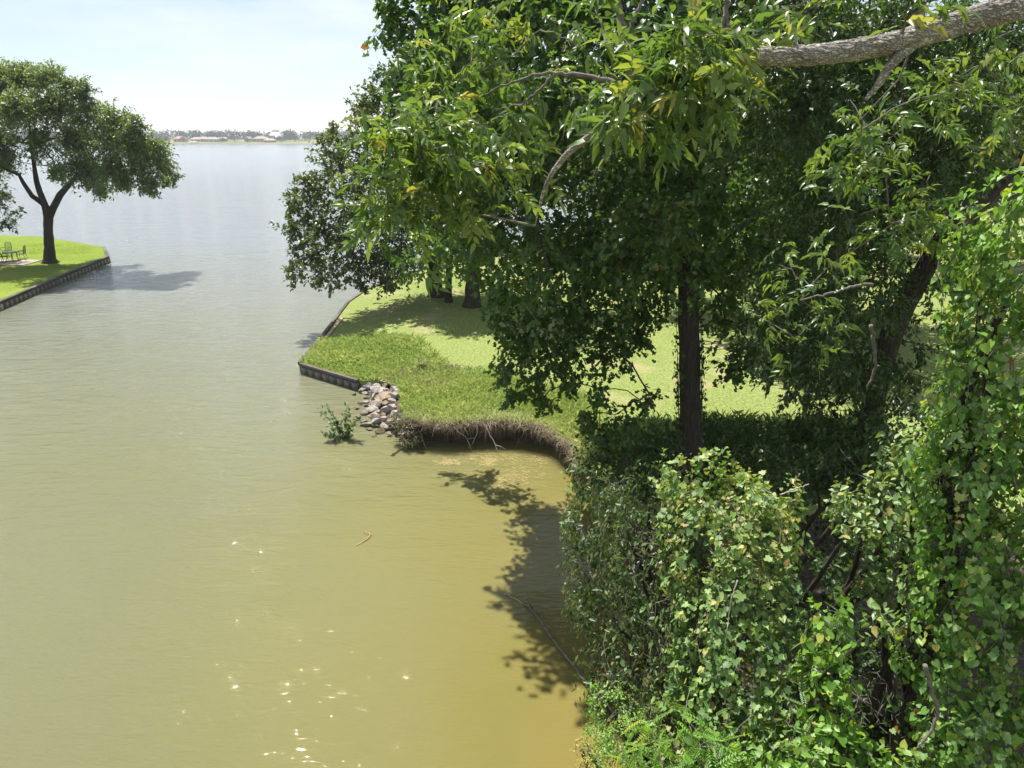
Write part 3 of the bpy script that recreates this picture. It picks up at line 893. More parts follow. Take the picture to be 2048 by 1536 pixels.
# ---------------------------------------------------------------- grass
def blades(P, h, w, rnd, lean=.5):
    n = len(P)
    a = RNG.uniform(0, 2 * math.pi, n)
    side = np.stack([np.cos(a), np.sin(a), np.zeros(n)], 1)
    b = RNG.uniform(0, 2 * math.pi, n)
    ln = np.stack([np.cos(b), np.sin(b), np.zeros(n)], 1) * (RNG.uniform(.15, 1, n) * lean * h)[:, None]
    up = np.array([0, 0, 1.0])
    v0 = P - side * (w / 2)[:, None]; v1 = P + side * (w / 2)[:, None]
    v2 = P + ln * .35 + up * (h * .6)[:, None] + side * (w * .35)[:, None]
    v3 = P + ln + up * (h * (1 - .25 * lean))[:, None]
    V = np.stack([v0, v1, v2, v3], 1).reshape(-1, 3)
    k = np.arange(n)[:, None] * 4
    F = np.concatenate([k + np.array([0, 1, 2]), k + np.array([0, 2, 3])], 0)
    return V, F, np.repeat(rnd, 4)

def scatter(poly, n):
    p = np.array(poly); lo, hi = p.min(0), p.max(0)
    out = []
    got = 0
    while got < n:
        x = RNG.uniform(lo[0], hi[0], n * 2); y = RNG.uniform(lo[1], hi[1], n * 2)
        ok = inside(poly, x, y)
        q = np.stack([x[ok], y[ok]], 1); out.append(q); got += len(q)
    return np.concatenate(out)[:n]

def ground_z(p, base): 
    return np.full(len(p), base - .02)

def grass_patch(name, label, region, n, h, w, mat, base=LZ, clip=POLY, lean=.5, tone=(.45, .2), patch=.5, min_edge=.02, clump=None, fade=1.3):
    q = scatter(region, n)
    ok = inside(clip, q[:, 0], q[:, 1]) & (edge_dist(clip, q[:, 0], q[:, 1]) > min_edge)
    ok &= edge_dist(region, q[:, 0], q[:, 1]) / fade > RNG.random(len(q)) ** 1.0 * (1 + .0)
    q = q[ok]
    nz = hnoise(q[:, 0], q[:, 1], patch, 3.3)
    hh = h * RNG.uniform(.45, 1.15, len(q)) * (1 + .7 * nz)
    if clump is not None:
        keep = RNG.uniform(-1, 1, len(q)) < nz * 2.5 + clump
        q, nz, hh = q[keep], nz[keep], hh[keep]
    P = np.stack([q[:, 0], q[:, 1], (land_z(q[:, 0], q[:, 1]) if base == LZ else np.full(len(q), base)) - .02], 1)
    rn = np.clip(RNG.normal(tone[0], tone[1], len(q)) + nz * .25, 0, 1)
    V, F, r = blades(P, np.maximum(hh, .02), w * RNG.uniform(.6, 1.2, len(q)), rn, lean)
    me = tri_mesh(name, V, F, r, M[mat])
    return tag(link(name, me), label, 'grass', None, 'stuff')

G = lambda *pp: [xy(a, b, LZ) for a, b in pp]
grass_patch('tall_grass', 'tall pale green grass on the point behind the bulkhead corner', G((540, 750), (630, 655), (760, 655), (850, 680), (930, 750), (820, 800), (715, 820)), 34000, .30, .016, 'grass', lean=.9, tone=(.42, .2))
grass_patch('dry_grass_tuft', 'tan dried grass on the rise above the boulders', G((720, 735), (800, 715), (960, 735), (900, 775), (800, 790)), 16000, .24, .013, 'dry_grass', lean=1.0, tone=(.75, .2), clump=.2)
grass_patch('bank_grass', 'tufted bright grass along the top of the eroded bank', G((740, 800), (830, 735), (1000, 735), (1200, 790), (1290, 980), (1120, 1000), (1040, 900), (760, 900)), 60000, .24, .014, 'grass', lean=.8, tone=(.45, .2))
grass_patch('lawn_grass', 'short mown grass with straw coloured patches on the open lawn', G((620, 720), (700, 605), (900, 530), (1700, 530), (1950, 640), (1750, 850), (1250, 900), (900, 800)), 80000, .06, .020, 'grass', lean=.9, tone=(.5, .22), patch=.25)
grass_patch('shade_grass', 'rank grass darkened for shade under the oak beside the bank', G((1130, 860), (1300, 835), (1750, 830), (1900, 1000), (1300, 1020), (1190, 960)), 36000, .38, .018, 'grass_shade', lean=.8, tone=(.4, .25), patch=.8)
grass_patch('green_grass', 'bright clipped grass of the lawn round the elm', [xy(-40, 610, L2), xy(210, 514, L2), xy(200, 492, L2), xy(-40, 472, L2)], 26000, .06, .03, 'grass_green', L2, POLY2, lean=.9, tone=(.55, .25), patch=.3)

# dried thatch and roots hanging over the undercut
def hanging():
    mb_p, mb_f, mb_r = [], [], []
    k0 = 0
    n = 11000
    i = RNG.integers(0, int(len(BANK) * .66), n)
    pn = np.array([mnoise.noise(Vector((q[0] * .9, q[1] * .9, 2.2))) + .7 * mnoise.noise(Vector((q[0] * 3.1, q[1] * 3.1, 5))) for q in BANK])[i]
    lip = RNG.random(n) < .5
    p0 = BANK[i] + BANKN[i] * np.where(lip, RNG.uniform(-.55, .12, n), RNG.uniform(-.02, .16, n))[:, None] + RNG.normal(size=(n, 2)) * .10
    z0 = LZ + np.where(lip, RNG.uniform(-.03, .12, n), RNG.uniform(-.16, .05, n))
    L = np.where(lip, RNG.uniform(.03, .18, n), RNG.uniform(.08, .50, n) ** 1.3) * np.clip(.7 + 1.5 * pn, .12, 1.6)
    L = np.clip(L, .04, .85)
    out = BANKN[i] * RNG.uniform(-.02, .30, n)[:, None] + RNG.normal(size=(n, 2)) * .17
    w = RNG.uniform(.004, .013, n)
    a = RNG.uniform(0, math.pi, n)
    side = np.stack([np.cos(a), np.sin(a)], 1) * (w / 2)[:, None]
    wig = RNG.normal(size=(n, 2)) * .07
    V = []
    for t in (0, .35, .7, 1.0):
        c = p0 + out * (t * 1.6 - .8 * t * t) + wig * math.sin(t * 5)
        z = z0 + RNG.uniform(.0, .14, n) * math.sin(t * math.pi) - L * t ** 1.6
        ww = side * (1 - .75 * t)
        V.append(np.concatenate([c - ww, z[:, None]], 1)); V.append(np.concatenate([c + ww, z[:, None]], 1))
    V = np.stack(V, 1).reshape(-1, 3)
    k = np.arange(n)[:, None] * 8
    F = np.concatenate([k + np.array(q) for q in ((0, 1, 3), (0, 3, 2), (2, 3, 5), (2, 5, 4), (4, 5, 7), (4, 7, 6))])
    # green blades that droop over the lip
    m_ = 7000
    j = RNG.integers(0, int(len(BANK) * .9), m_)
    q0 = BANK[j] + BANKN[j] * RNG.uniform(-.30, .14, m_)[:, None] + RNG.normal(size=(m_, 2)) * .08
    Lg = RNG.uniform(.10, .32, m_); og = BANKN[j] * RNG.uniform(.0, .28, m_)[:, None] + RNG.normal(size=(m_, 2)) * .10
    ag = RNG.uniform(0, math.pi, m_); sg = np.stack([np.cos(ag), np.sin(ag)], 1) * .006
    VG = []
    for t, up in ((0, 0), (.4, .75), (.75, .8), (1, .25)):
        c = q0 + og * t; z = LZ + RNG.uniform(-.03, .02, m_) + Lg * up
        VG.append(np.concatenate([c - sg * (1 - .8 * t), z[:, None]], 1)); VG.append(np.concatenate([c + sg * (1 - .8 * t), z[:, None]], 1))
    VG = np.stack(VG, 1).reshape(-1, 3); kg = np.arange(m_)[:, None] * 8
    FG = np.concatenate([kg + np.array(q) for q in ((0, 1, 3), (0, 3, 2), (2, 3, 5), (2, 5, 4), (4, 5, 7), (4, 7, 6))])
    tag(link('lip_grass', tri_mesh('lip_grass', VG, FG, np.repeat(np.clip(RNG.normal(.5, .25, m_), 0, 1), 8), M['grass'])), 'grass blades drooping over the lip of the eroded bank', 'grass', None, 'stuff')
    tag(link('hanging_thatch', tri_mesh('hanging_thatch', V, F, np.repeat(np.clip(RNG.normal(.5, .28, n) + pn * .5, 0, 1), 8), M['dry_grass'])),
        'tangle of dead purplish grass roots hanging over the undercut bank', 'roots', None, 'stuff')
hanging()
def root_stick(label, pix, mat='dead_wood', r=.02, name='bare_root', cat='root', group=None, twig=None):
    pts = [at(*p) if isinstance(p, tuple) else p for p in pix]
    o = empty(name, pts[-1], label, cat, group)
    u = np.linspace(0, len(pts) - 1, len(pts) * 4)
    pp = np.stack([np.interp(u, np.arange(len(pts)), [q[k] for q in pts]) for k in range(3)], 1)
    for _ in range(2): pp[1:-1] = (pp[:-2] + 2 * pp[1:-1] + pp[2:]) / 4
    pp[1:-1] += RNG.normal(size=(len(pp) - 2, 3)) * r * .5
    mb = MB(); mb.tube(pp, np.linspace(r, r * .45, len(pp)), 7); mb.build('stem', M[mat], o, True, o.location)
    k = len(pp) * 2 // 3
    mb = MB(); e = pp[k] + NP((random.uniform(-.25, .25), -.1, random.uniform(-.25, .1))) * (r / .02)
    mb.tube([pp[k], (pp[k] + e) / 2 + (0, 0, .02), e], [r * .55, r * .4, r * .2], 5); mb.build('fork', M[mat], o, True, o.location)
def bpt(i, out, z):
    i = min(i, len(BANK) - 1); p = BANK[i] + BANKN[i] * out; return Vector((p[0], p[1], z))
def bank_index(px):
    return int(np.argmin([abs(1024 + p[0] / (p[1] * CP + (CAM_Z - LZ) * SP) * 1420 - px) for p in BANK[:int(len(BANK) * .5)]]))
i0 = bank_index(966)
root_stick('long pale bare root reaching from the undercut turf into the water', [bpt(i0, .05, LZ - .02), bpt(i0 + 1, .35, .55), bpt(i0 + 2, .62, .2), bpt(i0 + 3, .8, -.06)], r=.028)
i0 = bank_index(948)
root_stick('short forked white root hanging under the turf lip', [bpt(i0, .08, LZ - .1), bpt(i0, .2, .5), bpt(i0 - 1, .3, .12)], r=.022)
i0 = bank_index(905)
root_stick('thin grey root slanting into the water from the bank', [bpt(i0, .08, LZ - .2), bpt(i0 + 2, .3, .4), bpt(i0 + 3, .55, -.05)], r=.014)
i0 = bank_index(842)
root_stick('small pale root beside the clump at the boulder end of the bank', [bpt(i0, .08, LZ - .25), bpt(i0 + 1, .25, .4), bpt(i0 + 2, .4, .02)], r=.013)
i0 = bank_index(1062)
root_stick('brown root dangling in the shaded part of the bank', [bpt(i0, .08, LZ - .15), bpt(i0 - 1, .2, .4), bpt(i0 - 2, .35, .05)], r=.014, mat='bark_twig')

# dead wood in the water
root_stick('long grey dead branch lying in the shaded water below the vines', [gp(1172, 1362, .12), gp(1130, 1310, .14), gp(1090, 1255, .10), gp(1060, 1215, .05), gp(1045, 1208, .02)], mat='wet_wood', r=.030, name='fallen_branch', cat='branch')
root_stick('yellowish sunken branch end just under the water surface', [gp(1062, 1216, .006), gp(1035, 1200, .008), gp(1008, 1188, -.004)], mat='drowned_wood', r=.024, name='sunken_branch', cat='branch')
root_stick('thin dark twig standing up from the fallen branch', [gp(1062, 1214, .02), gp(1057, 1205, .16), gp(1055, 1190, .25)], mat='wet_wood', r=.012, name='twig', cat='twig')
root_stick('curved tan stick floating out in the open water', [gp(712, 1092, -.004), gp(738, 1076, .016), gp(741, 1068, .016), gp(724, 1064, .004)], mat='drowned_wood', r=.022, name='floating_stick', cat='stick')

def weeds():
    n = 900
    ctr = [(980, 915, 50, 8), (1040, 945, 45, 14), (1070, 920, 60, 8), (900, 925, 22, 5), (980, 925, 14, 8), (1010, 960, 40, 10)]
    V, F, r_ = [], [], []
    k = 0
    for q in range(n):
        c = ctr[q % len(ctr)]
        p = NP(gp(random.gauss(c[0], c[2] * .6), random.gauss(c[1], c[3] * .7), .006 + random.uniform(0, .012)))
        a = random.uniform(-.9, .9) + math.pi * .9; L = random.uniform(.08, .26); w = .006
        bend = random.uniform(-.8, .8)
        d1 = np.array([math.cos(a), math.sin(a), 0]); d2 = np.array([math.cos(a + bend), math.sin(a + bend), 0])
        s = np.array([-d1[1], d1[0], 0]) * w
        m = p + d1 * L / 2; e = m + d2 * L / 2
        V += [p - s, p + s, m - s, m + s, e]; F += [(k, k + 1, k + 3), (k, k + 3, k + 2), (k + 2, k + 3, k + 4)]
        k += 5; r_ += [random.random()] * 5
    tag(link('floating_weed', tri_mesh('floating_weed', np.array(V), np.array(F), np.array(r_), M['weed'])),
        'straw coloured bits of weed floating below the bank', 'weed', None, 'stuff')
weeds()

# ---------------------------------------------------------------- trees
def cl(px, py, Y, r): return (at(px, py, Y), r)

# elm on the left lawn
b = gp(101, 526, L2); Y0 = b.y
elm_trunk = [b + Vector((0, 0, -.15)), b + Vector((0, 0, .35)), at(99, 495, Y0), at(96, 460, Y0), at(97, 432, Y0), at(88, 405, Y0), at(74, 370, Y0), at(68, 330, Y0 + .3), at(62, 290, Y0 + .5), at(58, 240, Y0 + .5)]
elm_rad = [.80, .46, .37, .33, .34, .24, .20, .14, .10, .05]
ec = []
for px, py, r in [(-60, 175, 1.9), (0, 165, 1.9), (50, 158, 1.7), (105, 165, 1.6), (150, 185, 1.5), (-100, 230, 2), (-30, 232, 2), (40, 225, 2), (110, 222, 1.9), (175, 230, 1.7), (225, 245, 1.6),
                  (265, 262, 1.4), (-120, 300, 2), (-50, 290, 1.8), (15, 290, 1.7), (90, 285, 1.6), (150, 282, 1.7), (205, 285, 1.7), (260, 295, 1.6), (305, 300, 1.4), (165, 335, 1.5), (220, 338, 1.5),
                  (275, 340, 1.5), (325, 335, 1.1), (340, 350, .7), (190, 368, .9), (245, 365, .8), (10, 325, 1.2), (125, 345, .9), (300, 370, .8), (-30, 330, 1.5), (205, 388, .5)]:
    ec.append((at(px * .99 + 1, py * .98 + 6, Y0 + random.uniform(-3.2, 2.6)), r * .88))
    if random.random() < .55: ec.append((at(px + random.uniform(-15, 15), py + random.uniform(-5, 14), Y0 + random.uniform(-4.5, 4.5)), r * .7))
elm = make_tree('elm_tree', 'spreading elm with forked dark trunk standing on the bright green lawn point', 'tree', None, elm_trunk, elm_rad, ec,
          'diamond', M['leaf_elm'], .24, 60, m=20, bark='bark_dark', droop=.28, up=.25, tip=.02, twig_r=.012, hang=.25)
# second fork limb of the elm
mb = MB(); mb.tube([at(97, 436, Y0), at(107, 415, Y0), at(120, 390, Y0 - .2), at(142, 365, Y0 - .4), at(160, 345, Y0 - .5), at(185, 320, Y0 - .6), at(215, 300, Y0 - .6)], [.30, .26, .24, .17, .14, .10, .05], 10)
mb.build('limb', M['bark_dark'], elm, True, elm.location)
mb = MB(); mb.tube([at(90, 410, Y0), at(64, 392, Y0 - .2), at(48, 368, Y0 - .4), at(38, 350, Y0 - .5), at(15, 340, Y0 - .6), at(-20, 320, Y0 - .6)], [.22, .18, .15, .12, .09, .05], 9)
mb.build('limb', M['bark_dark'], elm, True, elm.location)

b = gp(-150, 545, L2)
lc = [cl(-60, 330, b.y, 1.8), cl(-110, 300, b.y, 2), cl(-160, 270, b.y, 2.2), cl(-30, 380, b.y, 1.0), cl(-8, 400, b.y, .8), cl(8, 445, b.y - 1, .55), cl(22, 432, b.y - 1, .5), cl(38, 418, b.y - 1, .3), cl(2, 385, b.y - 1, .6), cl(-200, 330, b.y, 2), cl(-40, 430, b.y, 1)]
make_tree('lawn_tree', 'tree behind the iron garden chairs with drooping leafy twigs', 'tree', None,
          [b, b + Vector((0, 0, 2)), b + Vector((.1, 0, 4)), b + Vector((0, .2, 7)), b + Vector((0, .2, 10))], [.4, .3, .26, .18, .08], lc, 'oak_far', M['leaf_post_oak'], .19, 40, m=12, tip=.015, twig_r=.01)

# oaks at the waterside behind the point
def oak_back(label, base_px, h, lean, clumps, rt, n2=25, m=16, size=.22, tm='oak_far', mat='leaf_post_oak', group='oaks shading the lawn', **kw):
    b = gp(base_px[0], base_px[1], LZ)
    tr = [b + Vector((0, 0, -.1)), b + Vector((0, 0, .4)), b + Vector((lean * .2, 0, h * .2)), b + Vector((lean * .35, .1, h * .4)), b + Vector((lean * .7, 0, h * .62)), b + Vector((lean, .1, h * .88))]
    return make_tree('oak_tree', label, 'tree', group, tr, [rt * 1.5, rt, rt * .85, rt * .7, rt * .45, rt * .12], clumps, tm, M[mat], size, n2, m=m, tip=.018, twig_r=.011, bark='bark_dark', **kw)
w1 = []
for px, py, Y, r in [(600, 410, 39, 1.0), (590, 455, 38, .9), (640, 380, 39, 1.4), (640, 450, 38, 1.4), (615, 500, 37.5, 1.0), (600, 545, 37, .75), (655, 520, 38, 1.2), (650, 550, 37, .7), (700, 300, 40, 1.3), (680, 340, 39, 1.5),
                     (720, 400, 40, 1.9), (700, 470, 38, 1.6), (720, 535, 37.5, 1.1), (715, 560, 37, .6), (770, 500, 38, 1.5), (775, 545, 37, 1.0), (770, 565, 36.5, .6), (760, 350, 41, 2), (740, 250, 41, 1.4), (770, 210, 41, 1.5), (810, 180, 42, 1.6),
                     (800, 280, 42, 2), (840, 240, 43, 2), (860, 160, 43, 2), (870, 330, 43, 2.2), (830, 420, 41, 2), (660, 290, 39, .7), (725, 215, 41, .8), (668, 262, 39, .5), (800, 480, 41, 1.8), (900, 250, 45, 2.4), (900, 420, 43, 2.2)]:
    w1.append((at(px, py, Y + random.uniform(-1, 1.6)), r))
oak_back('post oak whose boughs droop low over the lake beyond the bulkhead', (873, 592), 15, -1.5, w1, .42)
def ball_clumps(c, rad, n, rr):
    out = []
    while len(out) < n:
        p = rand_dirs(1)[0] * RNG.uniform(.35, 1)
        out.append((Vector((c[0] + p[0] * rad[0], c[1] + p[1] * rad[1], c[2] + p[2] * rad[2])), RNG.uniform(*rr)))
    return out
b = gp(897, 604, LZ); oak_back('thin trunked oak between the two stouter oaks near the bulkhead', (897, 604), 13, .6, ball_clumps((b.x + .8, b.y + 1, 10.5), (3.4, 3.2, 4), 16, (1.4, 2.0)), .2, 22, 14, .28, 'diamond')
b = gp(945, 614, LZ); oak_back('stout dark oak standing behind the hanging oak leaves on the lawn', (945, 614), 15, .5, ball_clumps((b.x + .5, b.y + .5, 10.5), (5, 4.4, 5), 26, (1.5, 2.3)), .44, 22, 14, .28, 'diamond')
b = gp(1460, 610, LZ); oak_back('slim pale trunked oak in the sunny gap of the lawn', (1460, 612), 15, .3, ball_clumps((b.x - .5, b.y + 1.5, 11), (5.5, 5, 4.6), 26, (1.5, 2.2)), .28, 22, 14, .28, 'diamond')
b = gp(1425, 532, LZ); oak_back('distant dark oak trunk farther up the lawn beyond the sunny gap', (1425, 532), 16, -.4, ball_clumps((b.x - 4, b.y + 3, 11), (9, 5, 5), 30, (2.0, 2.8)), .42, 16, 14, .38, 'diamond')
for lab, x, y, c in (('tall oak at the lake end of the far lawn row', 2, 66, 26), ('broad oak filling the middle of the far lawn row', 22, 62, 30), ('leafy oak on the inland side of the far lawn row', 33, 52, 28), ('oak in the deep shade behind the leaning trunk', 15, 33, 28)):
    bb = Vector((x, y, LZ)); tr = [bb, bb + Vector((0, 0, .5)), bb + Vector((.2, 0, 3)), bb + Vector((.1, .2, 6)), bb + Vector((0, 0, 9)), bb + Vector((0, 0, 13))]
    make_tree('oak_tree', lab, 'tree', 'oaks shading the lawn', tr, [.6, .42, .36, .3, .2, .06], ball_clumps((x, y, 11.2), (6.8, 5.2, 4.6), c, (1.9, 2.7)), 'diamond', M['leaf_post_oak'], .38, 16, m=14, tip=.02, twigs=False)

# big oak at the bank
bo = gp(1381, 945, LZ); YO = bo.y
ot = [bo + Vector((0, 0, -.2)), bo + Vector((0, 0, .5)), at(1381, 850, YO), at(1379, 700, YO), at(1376, 560, YO), at(1374, 450, YO + .1), at(1370, 330, YO + .2), at(1360, 200, YO + .3), at(1345, 60, YO + .4), at(1340, -100, YO + .4), at(1330, -260, YO + .4)]
orad = [.52, .34, .30, .285, .27, .25, .22, .18, .13, .09, .04]
oc = []
# upper crown, filled by eye with clumps in depth
sil = [(775, -340), (772, 20), (800, 60), (835, 120), (815, 190), (770, 240), (800, 330), (860, 420), (930, 500), (990, 560), (1100, 600), (1330, 560), (1500, 600), (1640, 560), (1750, 380), (1750, -340)]
tries = 0
while len(oc) < 112 and tries < 9000:
    tries += 1
    px, py = random.uniform(790, 1740), random.uniform(-330, 590)
    if not inside(sil, np.array([px]), np.array([py]))[0] or edge_dist(sil, np.array([px]), np.array([py]))[0] < 62: continue
    f = min(1, abs(px - 1370) / 600)
    Y = YO + random.uniform(-3.6, 5.5) * (1 - .35 * f)
    p = at(px, py, Y)
    if all((p - q).length > .85 for q, _ in oc): oc.append((p, random.uniform(.85, 1.3)))
for px, py, dY, r in [(800, 40, 0, .7), (830, 150, 0, .7), (850, 100, 0, .8), (790, 20, 0, .4), (820, 530, 4, .5), (870, 480, 4, .8), (910, 500, 3, .8), (960, 500, 2, .8), (1010, 560, 1, .7), (1000, 640, 0, .4),
                      (1040, 650, 0, .8), (1100, 640, 0, .9), (1170, 630, 0, .9), (1240, 620, 0, .8), (1035, 720, -.5, .65), (1090, 720, -.5, .75), (1060, 770, -.8, .5), (1030, 790, -.8, .35), (1085, 800, -.8, .35), (1150, 710, 0, .7),
                      (1130, 770, -.5, .35), (1230, 700, .4, .7), (1270, 660, .4, .6), (1200, 780, -.6, .45), (1180, 830, -.8, .45), (1230, 830, -.9, .5), (1280, 800, -.7, .4), (1200, 860, -1, .35), (1260, 850, -.9, .35), (1300, 790, -.6, .3),
                      (1290, 600, .5, .8), (1330, 540, .3, .8), (1450, 640, 0, .6), (1500, 690, -.3, .6), (1450, 720, 0, .45), (1550, 700, -.5, .6), (1440, 590, .2, .6), (1480, 740, -.2, .4), (1530, 620, 0, .7), (1600, 500, 1, .9), (1680, 560, 1, .9), (1640, 640, .8, .7), (1720, 640, .8, .7), (1600, 720, .5, .5), (1780, 480, 1, .8), (1700, 420, 1, 1), (1560, 450, 0, 1), (1500, 520, 0, .9), (1400, 520, -1, .8), (1130, 540, 0, 1), (1220, 540, -.5, 1), (1060, 570, .5, .9), (1180, 470, -1, 1), (1290, 480, -1.2, 1)]:
    oc.append((at(px, py, YO + dY + random.uniform(-.4, .4)), r))
make_tree('oak_tree', 'large oak with straight ivy clad trunk rising from the shaded bank', 'tree', 'oaks by the eroded bank', ot, orad, oc, 'oak_far', M['leaf_oak'], .195, 43, m=11, bark='bark_oak', bark2='bark_dark',
          droop=.35, up=.1, tip=.011, singles=300, fine='oak', twig_r=.006, hang=.55, lo=4)

# ivy on the oak trunk
def ivy():
    root = empty('climbing_ivy', bo, 'ivy climbing both edges of the straight oak trunk', 'ivy')
    n = 900
    a = np.where(RNG.random(n) < .6, RNG.normal(.1, .5, n), RNG.normal(math.pi, .5, n))
    h = RNG.uniform(0, 5.4, n) ** 1.0
    keep = RNG.random(n) < np.clip(1.25 - h / 5, .25, 1)
    a, h = a[keep], h[keep]; n = len(a)
    r = .31 + RNG.uniform(0, .13, n)
    tx = np.interp(h, [p.z - LZ for p in ot[:6]], [p.x for p in ot[:6]]); ty = np.full(n, YO)
    P = np.stack([tx + np.cos(a) * r, ty + np.sin(a) * r, LZ + h], 1)
    nr = np.stack([np.cos(a), np.sin(a), np.full(n, .3)], 1) + rand_dirs(n) * .4
    d = rand_dirs(n) * .6 + np.array([0, 0, -1.0])
    put_leaves(root, bo, 'grape', M['leaf_ivy'], P, d, nr, RNG.uniform(.07, .13, n), RNG.beta(2, 2, n), singles=120)
    for k in range(5):
        mb = MB(); a0 = (.0, .3, -.4, math.pi, math.pi - .4)[k]; zz = np.linspace(0, random.uniform(3, 5.4), 14)
        mb.tube([(np.interp(z, [p.z - LZ for p in ot[:6]], [p.x for p in ot[:6]]) + math.cos(a0 + .15 * math.sin(z * 2)) * .325, YO + math.sin(a0 + .15 * math.sin(z * 2)) * .325, LZ + z) for z in zz], np.linspace(.015, .006, 14), 5)
        mb.build('stem', M['bark_twig'], root, True, bo)
ivy()

# leaning tree right of the oak, hung with vines
bl = gp(1742, 850, LZ)
YL = 13.6
bl = at(1735, 860, YL); bl = Vector((bl.x, bl.y, LZ))
lt = [bl, bl + Vector((.02, 0, .6)), at(1755, 760, YL), at(1775, 690, YL), at(1808, 610, YL), at(1850, 540, YL), at(1885, 470, YL), at(1930, 430, YL + .2), at(1975, 405, YL + .4), at(2040, 330, YL + .5), at(2100, 200, YL + .5)]
lrad = [.32, .25, .22, .21, .20, .18, .155, .125, .11, .09, .05]
lc = []
for px, py, dY, r in [(1560, 620, 0, .6), (1600, 560, 0, .7), (1620, 660, -.6, .6), (1580, 700, -.6, .5), (1660, 600, 0, .7), (1690, 680, -.7, .6), (1640, 740, -.8, .55), (1700, 760, -1, .5), (1600, 780, -.6, .4), (1660, 820, -1, .5), (1720, 830, -1.2, .5),
                      (1620, 860, -1, .4), (1760, 560, 0, .7), (1730, 480, 0, .8), (1650, 480, 0, .8), (1800, 430, 0, .7), (1870, 420, 0, .5), (1880, 340, 0, .7), (1830, 340, 0, .8), (1760, 380, 0, .8), (1700, 300, 0, .9), (1620, 380, 0, .8), (1600, 250, 0, .9),
                      (1900, 250, 0, .7), (1820, 240, 0, .8), (1960, 260, .5, .5), (1950, 320, .5, .4), (1740, 180, 0, .9), (1850, 140, 0, .9), (1950, 160, .3, .6), (2020, 120, .3, .8), (2040, 40, .3, .8), (1930, 60, 0, .8), (1780, 70, 0, 1),
                      (1640, 120, 0, 1), (1560, 180, 0, .9), (1600, 30, 0, 1), (1850, 560, -.4, .35), (1880, 620, -.3, .3), (1840, 690, -.2, .3), (1800, 780, -.9, .4), (1880, 500, -.3, .45), (1920, 520, -.3, .4), (1820, 640, -.3, .22), (1870, 700, -.2, .22), (1860, 760, -.5, .3),
                      (1770, 880, -1.2, .5), (1700, 900, -1.4, .5), (1770, 600, -.9, .35), (1740, 700, -1, .4), (1790, 720, -1, .3), (1745, 770, -1.1, .4), (1800, 560, -.8, .3), (1760, 830, -1.1, .4)]:
    lc.append((at(px, py, YL + dY + random.uniform(-.5, .5)), r))
    lc.append((at(px + random.uniform(-45, 45), py + random.uniform(-45, 45), YL + dY - .9 + random.uniform(-.5, .3)), r * .75)) if not 1800 < px < 1900 or py < 480 else None
make_tree('leaning_tree', 'dark tree with thick leaning trunk half hidden by hanging leaves', 'tree', None, lt, lrad, lc, 'diamond', M['leaf_ivy'], .125, 95, m=13, bark='bark_dark', droop=.4, up=0, tip=.008, singles=300, fine='oval_wide', twig_r=.004, hang=.6, lo=3)

# pecan reaching in from the right: limb close to the camera
def bark_limb(parent, origin, path, rad, mat, name='limb'):
    path = [NP(p) for p in path]; n = len(path)
    u = np.linspace(0, n - 1, (n - 1) * 16 + 1)
    P = np.stack([np.interp(u, np.arange(n), [q[k] for q in path]) for k in range(3)], 1)
    for _ in range(30): P[1:-1] = (P[:-2] + 2 * P[1:-1] + P[2:]) / 4
    rr = np.interp(u, np.arange(n), rad)
    Tn = np.gradient(P, axis=0); Tn /= np.linalg.norm(Tn, axis=1)[:, None]
    U = np.cross(Tn[0], (0, 0, 1)); U /= np.linalg.norm(U)
    sides = 40
    a = np.arange(sides) * 2 * math.pi / sides
    V = []
    s = 0
    for i in range(len(P)):
        U = U - Tn[i] * np.dot(U, Tn[i]); U /= np.linalg.norm(U); B = np.cross(Tn[i], U)
        if i: s += np.linalg.norm(P[i] - P[i - 1])
        for k in range(sides):
            q = Vector((math.cos(a[k]) * 3.2 * rr[i] / .1, math.sin(a[k]) * 3.2 * rr[i] / .1, s * 9))
            c = mnoise.voronoi(q)[0]; crack = c[1] - c[0]
            dsp = .026 * min(1, crack * 2.4) ** .6 + .012 * mnoise.noise(q * .35) + .006 * mnoise.noise(q * 2.2) - .012
            r_ = rr[i] * (1 + dsp * 7)
            V.append(P[i] + math.cos(a[k]) * U * r_ + math.sin(a[k]) * B * r_)
    F = [(i * sides + k, i * sides + (k + 1) % sides, (i + 1) * sides + (k + 1) % sides, (i + 1) * sides + k) for i in range(len(P) - 1) for k in range(sides)]
    mb = MB(); mb.add(np.array(V), F); return mb.build(name, mat, parent, False, origin), P, rr
